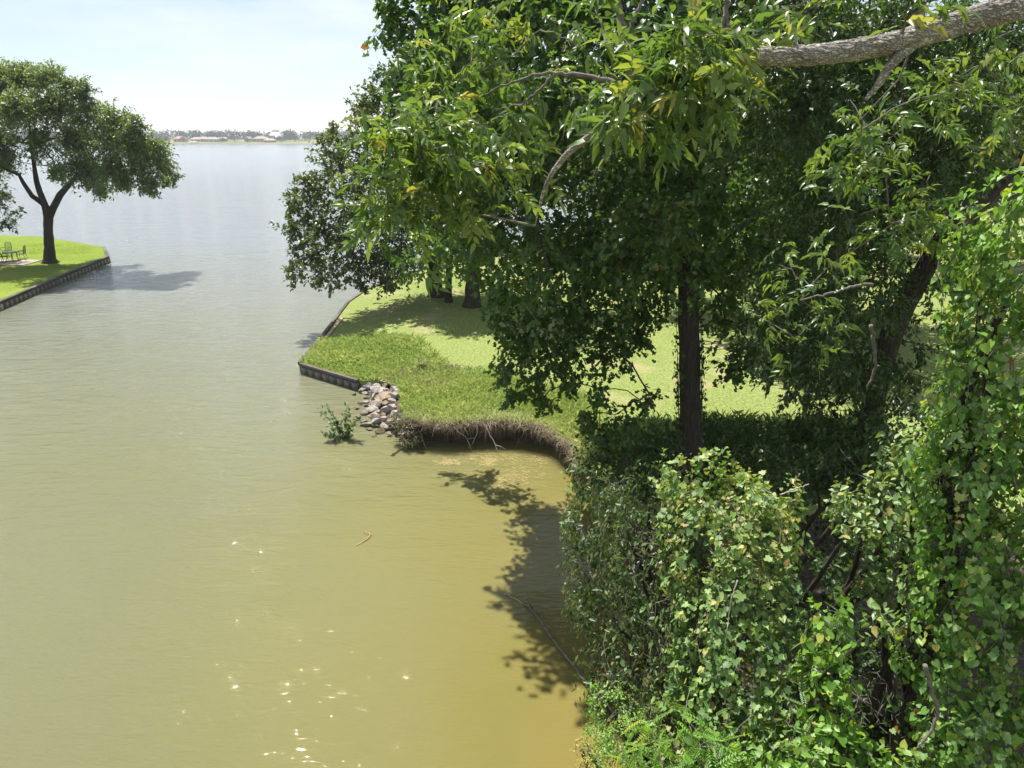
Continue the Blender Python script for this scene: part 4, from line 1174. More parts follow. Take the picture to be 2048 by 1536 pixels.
def limb_bark():
    m, n, l, b = new_mat('pecan_bark')
    tc = n.new('ShaderNodeTexCoord'); mp = n.new('ShaderNodeMapping'); mp.inputs['Scale'].default_value = (.42, 1, 1)
    l.new(tc.outputs['Object'], mp.inputs[0])
    nz = n.new('ShaderNodeTexNoise'); nz.inputs['Scale'].default_value = 9; nz.inputs['Detail'].default_value = 6
    l.new(mp.outputs[0], nz.inputs['Vector'])
    ds = n.new('ShaderNodeMixRGB'); ds.blend_type = 'ADD'; ds.inputs[0].default_value = .22
    l.new(mp.outputs[0], ds.inputs[1]); l.new(nz.outputs['Color'], ds.inputs[2])
    vo = n.new('ShaderNodeTexVoronoi'); vo.feature = 'DISTANCE_TO_EDGE'; vo.inputs['Scale'].default_value = 44
    l.new(ds.outputs[0], vo.inputs['Vector'])
    cr = ramp(n, [(.0, (.14, .122, .105)), (.05, (.26, .235, .21)), (.14, (.40, .37, .34)), (.5, (.50, .475, .445))])
    l.new(vo.outputs['Distance'], cr.inputs[0])
    li = ramp(n, [(.42, (.75, .72, .70)), (.55, (1, 1, 1)), (.66, (.85, .92, .74))]); l.new(nz.outputs['Fac'], li.inputs[0])
    mu = n.new('ShaderNodeMixRGB'); mu.blend_type = 'MULTIPLY'; mu.inputs[0].default_value = 1
    l.new(cr.outputs[0], mu.inputs[1]); l.new(li.outputs[0], mu.inputs[2]); l.new(mu.outputs[0], b.inputs['Base Color'])
    b.inputs['Roughness'].default_value = .95; b.inputs['Specular IOR Level'].default_value = .1
    mm = n.new('ShaderNodeMapRange'); mm.inputs['From Max'].default_value = .2; l.new(vo.outputs['Distance'], mm.inputs['Value'])
    bp = n.new('ShaderNodeBump'); bp.inputs['Strength'].default_value = 1; bp.inputs['Distance'].default_value = .007
    l.new(mm.outputs[0], bp.inputs['Height'])
    b2 = n.new('ShaderNodeBump'); b2.inputs['Strength'].default_value = .6; b2.inputs['Distance'].default_value = .01
    l.new(nz.outputs['Fac'], b2.inputs['Height']); l.new(bp.outputs[0], b2.inputs['Normal']); l.new(b2.outputs[0], b.inputs['Normal'])
    return m
mbark = limb_bark()
def pecan():
    tb = Vector((6.4, 4.9, LZ))
    root = empty('pecan_tree', tb, 'pecan with a thick pale barked limb and long drooping leaves above the vines', 'tree')
    trunk = [tb, tb + Vector((0, 0, .5)), tb + Vector((-.1, .1, 3)), tb + Vector((-.3, .2, 6)), tb + Vector((-.6, .3, 9)), tb + Vector((-.7, .3, 12)), tb + Vector((-.8, .3, 15))]
    mb = MB(); mb.tube(trunk, [.5, .36, .31, .28, .25, .18, .08], 18, jit=.05); mb.build('trunk', M['bark_oak'], root, True, tb)
    lp = [trunk[4] + Vector((0, 0, .3)), at(2300, -40, 5.5), at(2150, -22, 5.6), at(2040, 14, 5.6), at(1960, 34, 5.6), at(1880, 58, 5.55), at(1800, 84, 5.5), at(1700, 102, 5.45), at(1600, 112, 5.4), at(1515, 112, 5.4), at(1450, 118, 5.5), at(1380, 140, 5.6)]
    lr = [.12, .10, .094, .088, .083, .078, .074, .070, .065, .058, .046, .036]
    bark_limb(root, tb, lp, lr, mbark)
    sub = [at(1832, 82, 5.5), at(1800, 110, 5.45), at(1775, 135, 5.4), at(1760, 165, 5.4), at(1730, 200, 5.4)]
    bark_limb(root, tb, sub, [.045, .036, .03, .024, .012], mbark, 'branch')
    stub = [at(1842, 66, 5.5), at(1838, 42, 5.48), at(1836, 25, 5.46)]
    bark_limb(root, tb, stub, [.045, .038, .03], mbark, 'branch')
    far = [at(1380, 140, 5.6), at(1320, 170, 5.7), at(1260, 215, 5.8), at(1195, 262, 5.9), at(1140, 300, 6), at(1100, 350, 6.05), at(1082, 400, 6.1), at(1070, 452, 6.1)]
    bark_limb(root, tb, far, [.04, .034, .031, .029, .026, .020, .012, .004], mbark, 'branch')
    up = [at(1262, 160, 6.4), at(1255, 90, 6.4), at(1240, 20, 6.5), at(1225, -60, 6.6)]
    for pts, rad in ((up, [.03, .028, .024, .02]), ([at(1258, 60, 6.4), at(1275, 25, 6.4), at(1290, -10, 6.4)], [.02, .016, .012]),
                     ([at(1260, 215, 5.8), at(1225, 160, 5.9), at(1180, 155, 6), at(1110, 145, 6.1), at(1060, 150, 6.2), at(1000, 175, 6.3), at(960, 195, 6.4)], [.022, .018, .016, .015, .012, .008, .005]),
                     ([at(1110, 145, 6.1), at(1080, 180, 6.1), at(1040, 210, 6.2), at(990, 218, 6.3)], [.012, .01, .008, .004]),
                     ([at(1195, 262, 5.9), at(1212, 215, 5.7), at(1210, 180, 5.6)], [.016, .012, .008]),
                     ([at(1205, 225, 5.7), at(1216, 290, 5.6), at(1205, 330, 5.6), at(1185, 352, 5.6)], [.010, .012, .010, .005]),
                     ([at(1440, 90, 5.2), at(1452, 40, 5.2), at(1458, -30, 5.2)], [.02, .018, .016]),
                     ([at(1450, 30, 5.2), at(1470, 85, 5.1), at(1490, 150, 5.1)], [.015, .012, .006])):
        mb = MB(); q = np.array([NP(p) for p in pts]); u = np.linspace(0, len(q) - 1, len(q) * 5)
        pp = np.stack([np.interp(u, np.arange(len(q)), q[:, k]) for k in range(3)], 1); pp[1:-1] += RNG.normal(size=(len(pp) - 2, 3)) * .008
        mb.tube(pp, np.interp(u, np.arange(len(q)), rad), 8); mb.build('branch', M['bark_twig'], root, True, tb)
    nodes = lp[7:] + far + up
    bunch = []
    for px, py, Y, r, k in [(745, 430, 6.3, .18, 7), (775, 400, 6.3, .25, 12), (770, 340, 6.3, .25, 12), (800, 300, 6.2, .28, 16), (850, 290, 6.1, .3, 18), (900, 310, 6, .3, 18), (840, 350, 6.1, .3, 18), (900, 370, 6.1, .28, 14), (950, 330, 5.9, .28, 15), (985, 345, 5.8, .2, 8),
                            (960, 380, 6, .25, 10), (830, 410, 6.4, .25, 10), (880, 430, 6.4, .25, 8), (790, 450, 6.5, .2, 6), (870, 240, 6.6, .3, 10), (930, 250, 6.6, .3, 12), (1000, 270, 6.5, .3, 12), (1050, 320, 6.5, .3, 10),
                            (890, 170, 7.2, .45, 14), (960, 150, 7.2, .45, 15), (940, 90, 7.4, .45, 12), (1030, 110, 7.2, .4, 12), (1000, 210, 7, .4, 12), (1080, 60, 7.2, .45, 14), (1000, 40, 7.5, .45, 12), (1100, 220, 6.8, .35, 10), (1150, 90, 7, .4, 10), (900, 60, 7.6, .4, 8),
                            (1240, 200, 5.3, .16, 9), (1290, 190, 5.1, .2, 12), (1340, 180, 5, .2, 14), (1390, 150, 4.9, .22, 14), (1430, 110, 4.9, .2, 12), (1440, 190, 4.9, .18, 8), (1400, 80, 5, .2, 10), (1350, 110, 5.1, .2, 9), (1320, 240, 5.1, .18, 9), (1260, 250, 5.3, .18, 8),
                            (1370, 40, 5.2, .2, 7), (1470, 130, 5, .15, 7), (1390, 220, 5, .18, 7), (1300, 60, 5.6, .25, 8), (1220, 110, 6, .25, 6), (1480, 50, 5.2, .18, 6), (1190, 20, 6.4, .3, 8),
                            (1700, 310, 7.6, .25, 9), (1740, 280, 7.6, .22, 8), (1680, 350, 7.6, .25, 9), (1760, 330, 7.7, .25, 9), (1800, 260, 8, .3, 8), (1790, 480, 7.6, .25, 8), (1750, 500, 7.5, .25, 8), (1830, 440, 7.8, .25, 7), (1720, 430, 7.8, .3, 7), (1860, 350, 8, .3, 7),
                            (1650, 540, 9, .4, 8), (1600, 600, 9, .4, 8), (1560, 530, 9.5, .4, 8), (1650, 640, 9, .35, 8), (1590, 680, 9, .35, 6), (1530, 640, 9.5, .3, 6), (1900, 180, 7, .3, 8), (1960, 130, 6.6, .3, 8), (2010, 180, 6.6, .3, 8), (2030, 60, 5.9, .2, 6), (1960, 210, 7, .3, 7), (1560, 20, 5.8, .25, 6), (1650, 10, 6, .3, 7), (1820, 10, 5.2, .12, 4), (2030, 240, 7, .3, 6), (1700, 200, 8, .4, 8), (1850, 230, 8, .35, 8)]:
        bunch.append((at(px, py, Y), r, k))
    sk = Skeleton([NP(q) for q in (lp + far[1:])], [.01] * (len(lp) + len(far) - 1))
    P, D = [], []
    tw = MB()
    for c, r, k in bunch:
        N = np.array(sk.p[5:]); j = int(np.argmin(np.linalg.norm(N - NP(c), axis=1))) + 5
        q = curve_pts(sk.p[j], c, .06, 6, .06)
        tw.tube(q, np.linspace(.011, .004, 6), 5)
        for z in q[2:]: sk.p.append(z); sk.par.append(j); sk.fix.append(.01); sk.limb.append(1)
        ax = q[-1] - q[-3]; ax /= np.linalg.norm(ax)
        for _ in range(int(k * 1.35)):
            dd = rand_dirs(1)[0] + ax * .4; dd[2] = dd[2] * .6 - .15; dd /= np.linalg.norm(dd)
            P.append(NP(c) + RNG.normal(size=3) * r * .58 - ax * RNG.uniform(0, .3)); D.append(dd)
    tw.build('twigs', M['bark_twig'], root, origin=tb)['kind'] = 'stuff'
    P, D = np.array(P), np.array(D); n = len(P)
    nr = rand_dirs(n) * .85 + np.array([0, 0, .8]) + NP(SUNV) * .3
    sz = RNG.uniform(.19, .33, n); rn = np.clip(RNG.beta(2.4, 2.2, n), 0, 1)
    for q in range(5):
        k = np.arange(q, n, 5)
        put_leaves(root, tb, 'pecan%d' % q, M['leaf_pecan'], P[k], D[k], nr[k], sz[k], rn[k], singles=60)
pecan()

# two lakeside trees and a pier seen through the gap on the right
def right_far():
    b = at(1938, 412, 96); b = Vector((b.x, b.y, LZ))
    t = [b, b + Vector((0, 0, 1.2)), b + Vector((.1, 0, 3)), b + Vector((0, 0, 6)), b + Vector((.2, 0, 10))]
    make_tree('lakeside_tree', 'vine mottled tree trunk at the far lake edge seen through the gap', 'tree', 'trees at the far lake edge', t, [1.5, 1.1, .9, .7, .2], ball_clumps((b.x, b.y, 13), (5, 4, 3.5), 14, (1.6, 2.3)), 'diamond', M['leaf_vine'], .4, 14, m=14, bark='bark_pale', twigs=False)
    b = at(1982, 408, 92); b = Vector((b.x, b.y, LZ))
    t = [b, b + Vector((.1, 0, 1)), b + Vector((.5, 0, 4)), b + Vector((1.0, 0, 7.5)), b + Vector((1.6, 0, 13))]
    cs = [(at(px, py, 92), r) for px, py, r in ((1990, 300, 1.4), (2020, 280, 1.8), (2040, 310, 1.6), (1985, 265, 1.2), (2030, 240, 1.5), (2060, 260, 2), (2010, 330, .9), (2060, 340, 1.4))]
    make_tree('cypress_tree', 'leaning slim grey trunk with pale feathery crown at the far lake edge', 'tree', 'trees at the far lake edge', t, [.7, .5, .42, .34, .1], cs, 'diamond', M['leaf_cypress'], .26, 34, m=16, bark='bark_pale', twigs=False)
    p = Vector((78, 150, 0))
    root = empty('pier', p, 'low white pier standing in the lake beyond the lakeside trees', 'pier')
    for k in range(14):
        mb = MB(); mb.box((p.x + k * 3.2 - 6, p.y, 1.0), (3.17, 1.9, .16), r=random.random()); mb.build('deck_board', M['cap_pale'], root, origin=p)
        for s in (-.8, .8):
            mb = MB(); mb.tube([(p.x + k * 3.2 - 6, p.y + s, -1), (p.x + k * 3.2 - 6, p.y + s, 1.9)], .12, 8); mb.build('post', M['cap_pale'], root, origin=p)
right_far()

# ---------------------------------------------------------------- vine thickets close to the camera
def vine_mass(name, label, cat, base, blobs, specs, stems=6, group=None, singles=300, strands=60, stem_mat='bark_twig'):
    """blobs: (centre, radii). specs: list of (template, fine template, material, share, size). Leaves follow drooping strands over the blobs."""
    root = empty(name, base, label, cat, group)
    areas = np.array([(r[0] * r[2] + r[0] * r[1] + r[1] * r[2]) / 3 for _, r, _ in blobs])
    C = np.array([NP(c) for c, _, _ in blobs]); Rr = np.array([NP(r) for _, r, _ in blobs])
    tot = sum(s[3] for s in specs)
    vine = MB()
    for si, (tmpl, fine, mat, cnt, size, hang) in enumerate(specs):
        P, D, Nn, Cl = [], [], [], []
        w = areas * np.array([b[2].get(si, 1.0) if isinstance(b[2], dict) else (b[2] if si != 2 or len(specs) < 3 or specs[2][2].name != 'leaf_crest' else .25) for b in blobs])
        w = w / w.sum()
        for bi in range(len(blobs)):
            n = int(cnt * w[bi])
            if n < 3: continue
            L = 26
            ns = max(2, n // L)
            u = rand_dirs(ns); u[:, 2] = np.abs(u[:, 2]) * .9 + RNG.uniform(-.55, .2, ns)
            u /= np.linalg.norm(u, axis=1)[:, None]
            tone = RNG.uniform(-.26, .26, ns)
            drift = rand_dirs(ns) * .75
            sh = np.where(RNG.random(ns) < .14, RNG.uniform(1.1, 1.38, ns), RNG.uniform(.74, 1.10, ns))
            step = size * .62 / Rr[bi].mean()
            line = []
            for k in range(L):
                nr = u / Rr[bi]; nr /= np.linalg.norm(nr, axis=1)[:, None]
                p = C[bi] + u * Rr[bi] * sh[:, None]
                line.append(p)
                tang = drift * .8 + np.array([0, 0, -1.0]) * hang + RNG.normal(size=(ns, 3)) * .5
                tang -= u * np.einsum('ij,ij->i', tang, u)[:, None]
                tang /= np.linalg.norm(tang, axis=1)[:, None] + 1e-6
                P.append(p + RNG.normal(size=(ns, 3)) * size * .42)
                dd = tang * .5 + RNG.normal(size=(ns, 3)) * .45 + nr * .25; dd[:, 2] -= .45 * hang
                D.append(dd)
                nn = nr * .55 + RNG.normal(size=(ns, 3)) * .38 + NP(SUNV) * .6; nn[:, 2] += .35
                Nn.append(nn); Cl.append(tone)
                u = u + tang * step; u /= np.linalg.norm(u, axis=1)[:, None]
                sh = np.clip(sh + RNG.normal(size=ns) * .014, .70, 1.42)
            line = np.array(line)
            for q in range(0, ns, 3):
                vine.tube(line[::3, q], .0045, 3)
        P, D, Nn, Cl = map(np.concatenate, (P, D, Nn, Cl))
        # leave out leaves buried in another blob
        bur = np.zeros(len(P), dtype=bool)
        for bi in range(len(blobs)):
            bur |= (((P - C[bi]) / Rr[bi]) ** 2).sum(1) < .42
        bur |= P[:, 2] < LZ * .2
        P, D, Nn, Cl = P[~bur], D[~bur], Nn[~bur], Cl[~bur]
        n = len(P)
        sz = size * RNG.uniform(.45, 1.15, n) * np.exp(RNG.permutation(Cl) * .9)
        rn = np.where(RNG.random(n) < .003, 1.0, np.clip(RNG.beta(2.2, 2.6, n) + Cl, 0, .945))
        put_leaves(root, base, tmpl, mat, P, D, Nn, sz, rn, int(singles * cnt / tot), fine)
    if vine.n: vine.build('vine_stems', M[stem_mat], root, origin=base)['kind'] = 'stuff'
    b = NP(base)
    for k in range(stems):
        c = C[k % len(C)] + RNG.normal(size=3) * Rr[k % len(C)] * .2
        st = b + np.array([RNG.uniform(-.8, .8), RNG.uniform(-.8, .8), 0]); st[2] = LZ - .1
        mb = MB(); mb.tube(curve_pts(st, c, .05, 9, .05), np.linspace(.07, .02, 9), 7); mb.build('stem', M['bark_dark'], root, True, base)
    return root

def bl(px, py, Y, rx, ry=None, rz=None, w=1.0):
    return (at(px, py, Y), (rx, ry or rx, rz or rx), w)
def ground(x, y): return Vector((x, y, LZ))

# T1: grape curtain in the middle, crest leaves yellowish and lightened for a sunlit look
vine_mass('grape_thicket', 'sunlit wild grape curtain with yellowing crest in front of the oak trunk', 'vine', ground(3.0, 8.4),
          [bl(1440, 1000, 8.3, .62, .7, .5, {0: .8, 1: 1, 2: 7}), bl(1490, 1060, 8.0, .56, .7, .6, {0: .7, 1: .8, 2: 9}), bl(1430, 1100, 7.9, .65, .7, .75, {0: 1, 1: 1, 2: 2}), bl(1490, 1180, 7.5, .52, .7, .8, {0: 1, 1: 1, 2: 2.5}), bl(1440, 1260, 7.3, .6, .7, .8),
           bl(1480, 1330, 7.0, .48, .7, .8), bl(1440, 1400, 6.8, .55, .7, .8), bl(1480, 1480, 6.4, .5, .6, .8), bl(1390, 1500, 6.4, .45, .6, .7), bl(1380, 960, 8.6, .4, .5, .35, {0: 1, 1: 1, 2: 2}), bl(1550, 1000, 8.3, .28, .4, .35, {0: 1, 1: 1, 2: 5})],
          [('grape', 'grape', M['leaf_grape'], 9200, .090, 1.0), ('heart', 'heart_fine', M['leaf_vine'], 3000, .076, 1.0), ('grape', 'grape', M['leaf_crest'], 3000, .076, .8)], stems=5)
# T1b: dark long-leaved shrub at the water side
vine_mass('bank_shrub', 'dark shrub of narrow hanging leaves leaning out over the water', 'shrub', ground(2.4, 9.4),
          [bl(1220, 1050, 9.3, .62, .8, .5), bl(1310, 1010, 9.3, .6, .8, .45), bl(1200, 1130, 8.9, .5, .7, .5), bl(1290, 1110, 8.7, .75, .8, .8), bl(1350, 1190, 8.2, .6, .7, .8), bl(1240, 1220, 8.4, .55, .7, .7),
           bl(1300, 1310, 7.9, .65, .7, .8), bl(1220, 1330, 8, .38, .6, .6), bl(1330, 1420, 7.4, .55, .6, .7), bl(1185, 960, 10.6, .38, .5, .3), bl(1165, 1060, 9.6, .25, .4, .25), bl(1160, 1210, 8.8, .22, .3, .3), bl(1250, 1400, 7.6, .4, .5, .6)],
          [('oval', 'oval', M['leaf_shrub'], 15000, .095, .8), ('oval_wide', 'oval_wide', M['leaf_pale'], 900, .10, .8)], stems=7)
# feathery light green shrub low on the left
vine_mass('feathery_shrub', 'fine leaved light green shrub at the foot of the dark shrub by the water', 'shrub', ground(2.2, 7.2),
          [bl(1240, 1440, 7.0, .34, .4, .3), bl(1210, 1400, 7.3, .25, .3, .25), bl(1260, 1490, 6.7, .36, .4, .3), bl(1300, 1530, 6.4, .35, .4, .3), bl(1200, 1480, 7, .2, .3, .25), bl(1220, 1550, 6.4, .3, .3, .3)],
          [('oval', 'oval', M['leaf_bright'], 5200, .048, .3)], stems=4, singles=200)
vine_mass('yellow_shrub', 'small pale yellow flowering shrub at the water edge below the feathery shrub', 'shrub', ground(2.2, 6.5),
          [bl(1172, 1505, 6.6, .14, .2, .14), bl(1185, 1545, 6.3, .18, .2, .18)], [('oval', 'oval', M['leaf_yellow'], 700, .035, .2)], stems=3, singles=60)
vine_mass('sumac_shrub', 'bright shrub with arching feather shaped leaves below the grape curtain', 'shrub', ground(2.6, 5.6),
          [bl(1350, 1500, 6.0, .30, .3, .22), bl(1400, 1460, 6.0, .2, .3, .15), bl(1330, 1560, 5.6, .3, .3, .25), bl(1430, 1540, 5.6, .3, .3, .25)],
          [('feather', 'feather', M['leaf_bright'], 420, .30, .35)], stems=4, singles=150)
# T2: broad pale leaves in the middle right
vine_mass('dogwood_shrub', 'broad leaved pale green sapling standing clear between the grape curtain and the vine wall', 'shrub', ground(4.0, 8.3),
          [bl(1740, 1000, 7.6, .38, .45, .24), bl(1790, 985, 7.6, .36, .45, .28), bl(1710, 1050, 7.4, .22, .35, .16), bl(1780, 1050, 7.4, .30, .4, .2), bl(1840, 910, 7.8, .28, .4, .32), bl(1820, 965, 7.7, .28, .4, .26),
           bl(1800, 1140, 7.1, .34, .45, .2), bl(1770, 1200, 6.9, .28, .4, .2), bl(1850, 1140, 7.1, .28, .4, .26)],
          [('oval_wide', 'oval_wide', M['leaf_pale'], 3000, .105, .5)], stems=5)
# T3: vine wall at the right edge
vine_mass('vine_wall', 'tall wall of bright heart leaved vines beside the broad leaved sapling', 'vine', ground(5.2, 7.4),
          [bl(2010, 450, 7.6, .45, .5, .45), bl(1990, 530, 7.5, .45, .5, .5), bl(2050, 580, 7.3, .6, .6, .6), bl(1975, 640, 7.3, .42, .5, .45), bl(2040, 720, 7.1, .6, .6, .7), bl(1950, 720, 7.2, .35, .4, .4, .7), bl(1960, 800, 7.1, .45, .5, .5), bl(2040, 850, 6.9, .6, .6, .7),
           bl(1950, 890, 6.9, .5, .5, .5), bl(2030, 980, 6.7, .6, .6, .7), bl(1950, 1000, 6.8, .5, .5, .6), bl(1900, 960, 7, .35, .4, .4), bl(1920, 1090, 6.6, .45, .5, .5), bl(2020, 1120, 6.4, .6, .6, .7), bl(1900, 1200, 6.4, .42, .5, .5), bl(1990, 1250, 6.2, .55, .6, .6),
           bl(1860, 1290, 6.3, .36, .4, .4), bl(1960, 1380, 6.0, .5, .5, .55), bl(2060, 1350, 6, .5, .5, .6), bl(1900, 1450, 5.9, .40, .5, .4), bl(2010, 1500, 5.6, .55, .5, .55), bl(2110, 500, 7, .6, .6, .8), bl(2110, 800, 6.8, .6, .6, .9), bl(2100, 1150, 6.3, .5, .6, .8)],
          [('heart', 'heart_fine', M['leaf_vine'], 14000, .089, 1.1), ('heart', 'heart_fine', M['leaf_bright'], 5800, .092, 1.1), ('grape', 'grape', M['leaf_grape'], 3600, .086, 1.0)], stems=9)
# lower middle: round leaved pillar and yellow green cover
vine_mass('vine_pillar', 'narrow pillar of round leaved vine with feathery top in the dark gap', 'vine', ground(3.6, 6.2),
          [bl(1650, 1270, 6.6, .26, .3, .28), bl(1645, 1340, 6.4, .28, .3, .3), bl(1640, 1410, 6.2, .27, .3, .3), bl(1650, 1470, 6.0, .25, .3, .25), bl(1660, 1220, 6.8, .2, .25, .2, .7)],
          [('heart', 'heart_fine', M['leaf_bright'], 1500, .10, 1.0), ('feather', 'feather', M['leaf_pale'], 110, .24, .4)], stems=3, singles=250)
vine_mass('ground_vine', 'yellow green vine mat sprawling below the vine pillar', 'vine', ground(3.4, 5.2),
          [bl(1580, 1500, 5.9, .35, .4, .22), bl(1680, 1510, 5.8, .38, .4, .22), bl(1760, 1530, 5.6, .35, .4, .2), bl(1540, 1560, 5.5, .3, .4, .25), bl(1640, 1570, 5.3, .4, .4, .25)],
          [('heart', 'heart_fine', M['leaf_bright'], 1300, .095, .5), ('grape', 'grape', M['leaf_grape'], 900, .095, .5)], stems=3, singles=250)
# dark understory filling the gaps behind
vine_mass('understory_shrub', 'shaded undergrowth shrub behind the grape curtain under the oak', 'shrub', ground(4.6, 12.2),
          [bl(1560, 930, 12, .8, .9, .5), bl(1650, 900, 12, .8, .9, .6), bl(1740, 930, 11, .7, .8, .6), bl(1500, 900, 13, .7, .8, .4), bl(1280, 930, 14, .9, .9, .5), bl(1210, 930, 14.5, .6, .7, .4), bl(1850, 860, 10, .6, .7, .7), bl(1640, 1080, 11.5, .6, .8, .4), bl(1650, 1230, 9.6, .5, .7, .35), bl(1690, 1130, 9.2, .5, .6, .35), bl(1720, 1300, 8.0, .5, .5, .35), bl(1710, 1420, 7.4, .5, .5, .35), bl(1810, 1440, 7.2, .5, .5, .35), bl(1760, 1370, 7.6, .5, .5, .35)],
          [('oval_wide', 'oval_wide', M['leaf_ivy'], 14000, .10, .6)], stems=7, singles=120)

vine_mass('bramble', 'low dark bramble clump where the boulders meet the eroded bank', 'shrub', Vector((*xy(822, 850, .7), .5)),
          [(gp(806, 838, .75), (.40, .4, .26), 1), (gp(830, 858, .6), (.35, .35, .26), 1), (gp(806, 862, .5), (.3, .3, .24), 1), (gp(822, 876, .4), (.32, .3, .22), 1)],
          [('oval_wide', 'oval_wide', M['leaf_shrub'], 1700, .07, .4), ('oval', 'oval', M['dry_grass'], 1300, .10, .4)], stems=3, singles=60)
vine_mass('litter_shrub', 'low shaded plants on the ground under the vines', 'shrub', ground(4.6, 6.6),
          [(Vector((x_, y_, 1.15)), (.75, .75, .5), 1) for x_, y_ in ((3.4, 7.6), (4.2, 7.0), (4.8, 8), (4.0, 8.6), (5, 6.4), (3.6, 6.2), (5.6, 7.4), (4.6, 9.4), (5.6, 9), (3.3, 5.2), (4.4, 5.4), (6.4, 6.4), (6.2, 8.6), (5.4, 5.2), (6.6, 5))],
          [('heart', 'heart', M['leaf_ivy'], 9000, .11, .4)], stems=3, singles=0)
# dead twigs in the dark gap and hanging bare stems
def bare(label, pts, r, mat='bark_twig', name='dead_stem', cat='dead branch'):
    pts = [at(*p) for p in pts]
    o = empty(name, pts[0], label, cat)
    q = np.array([NP(p) for p in pts]); u = np.linspace(0, len(q) - 1, len(q) * 5)
    pp = np.stack([np.interp(u, np.arange(len(q)), q[:, k]) for k in range(3)], 1)
    for _ in range(3): pp[1:-1] = (pp[:-2] + 2 * pp[1:-1] + pp[2:]) / 4
    pp[1:-1] += RNG.normal(size=(len(pp) - 2, 3)) * r * .3
    mb = MB(); mb.tube(pp, np.linspace(r, r * .5, len(pp)), 8); mb.build('stem', M[mat], o, True, o.location)
    k = int(len(pp) * .6); d = rand_dirs(1)[0]; d[2] = -abs(d[2])
    mb = MB(); mb.tube([pp[k], pp[k] + d * .08, pp[k] + d * .18 + (0, 0, -.03)], [r * .6, r * .4, r * .2], 6); mb.build('fork', M[mat], o, True, o.location)
bare('bare grey forked branch hanging in front of the lower vine wall', [(1850, 1330, 5.5), (1862, 1375, 5.5), (1878, 1425, 5.45), (1868, 1450, 5.45), (1850, 1480, 5.4), (1835, 1495, 5.4)], .022)
bare('thin bare vine stem running down the grape curtain', [(1475, 1160, 6.9), (1462, 1200, 6.8), (1455, 1250, 6.7), (1450, 1290, 6.6)], .010, 'bark_pale')
bare('spiky dead twig sticking out of the grape crest', [(1560, 990, 7.8), (1590, 978, 7.7), (1618, 968, 7.7)], .010, 'dead_wood')
bare('pale gnarled dead branch hanging in the shade of the leaning tree', [(1742, 650, 10), (1748, 690, 10), (1752, 740, 10), (1735, 780, 10)], .03)
bare('dead horizontal twig in the shade beside the leaning trunk', [(1745, 570, 10), (1710, 572, 10), (1670, 585, 10), (1600, 600, 10.2)], .028)
def dead_tangle():
    mb = MB()
    for k in range(80):
        c = NP(at(random.uniform(1690, 1800), random.uniform(1350, 1470), random.uniform(6.2, 6.9)))
        d = rand_dirs(1)[0]; e = c + d * random.uniform(.08, .3); m_ = (c + e) / 2 + RNG.normal(size=3) * .03
        mb.tube([c, m_, e], [.004, .003, .002], 3)
    o = mb.build('dead_twigs', M['bark_twig'])
    tag(o, 'tangle of dead grey twigs in the dark gap beside the vine pillar', 'twigs', None, 'stuff')
dead_tangle()

# ---------------------------------------------------------------- sapling standing in the water
def sapling():
    b = gp(686, 876, 0)
    root = empty('water_sapling', b, 'small leafy sapling growing out of the water beside the boulders', 'sapling')
    tips = [(640, 820, .0), (655, 815, 0), (695, 812, .2), (690, 830, 0), (668, 835, 0), (712, 845, -.2), (645, 868, -.3), (665, 872, -.4), (700, 868, .1), (715, 840, 0), (675, 850, 0), (660, 850, .2), (700, 858, -.3)]
    P, D = [], []
    for px, py, dy in tips:
        t = NP(at(px, py, b.y + dy)); st = NP(b) + np.array([RNG.uniform(-.12, .12), 0, -.1])
        q = curve_pts(st, t, .12, 8, .05)
        mb = MB(); mb.tube(q, np.linspace(.014, .005, 8), 5); mb.build('stem', M['bark_dark'], root, True, b)
        for k in range(26):
            u = RNG.uniform(.35, 1.05); i = min(6, int(u * 7)); p = q[i] + (q[i + 1] - q[i]) * (u * 7 - i)
            P.append(p + RNG.normal(size=3) * .05); D.append((q[i + 1] - q[i]) / np.linalg.norm(q[i + 1] - q[i]) * .5 + rand_dirs(1)[0])
    P, D = np.array(P), np.array(D); n = len(P); D[:, 2] -= .35
    nr = rand_dirs(n) * .6 + np.array([0, 0, 1.0])
    put_leaves(root, b, 'oval', M['leaf_oak'], P, D, nr, RNG.uniform(.11, .19, n), np.clip(RNG.beta(2, 2.2, n), 0, .9), singles=150)
sapling()
def agave():
    b = gp(842, 732, LZ); root = empty('weed_clump', b, 'small blue grey spiky weed clump in the dried grass', 'weed')
    for k in range(14):
        a = k * 2.4; L = random.uniform(.25, .42); mb = MB()
        d = NP((math.cos(a), math.sin(a), 0)); s = NP((-math.sin(a), math.cos(a), 0)) * .03
        p = NP(b); m_ = p + d * L * .5 + (0, 0, L * .6); e = p + d * L + (0, 0, L * .7)
        mb.add([p - s, p + s, m_ + s, m_ - s, e], [(0, 1, 2, 3), (3, 2, 4)], .6); mb.build('leaf', M['leaf_cypress'], root, origin=b)
agave()

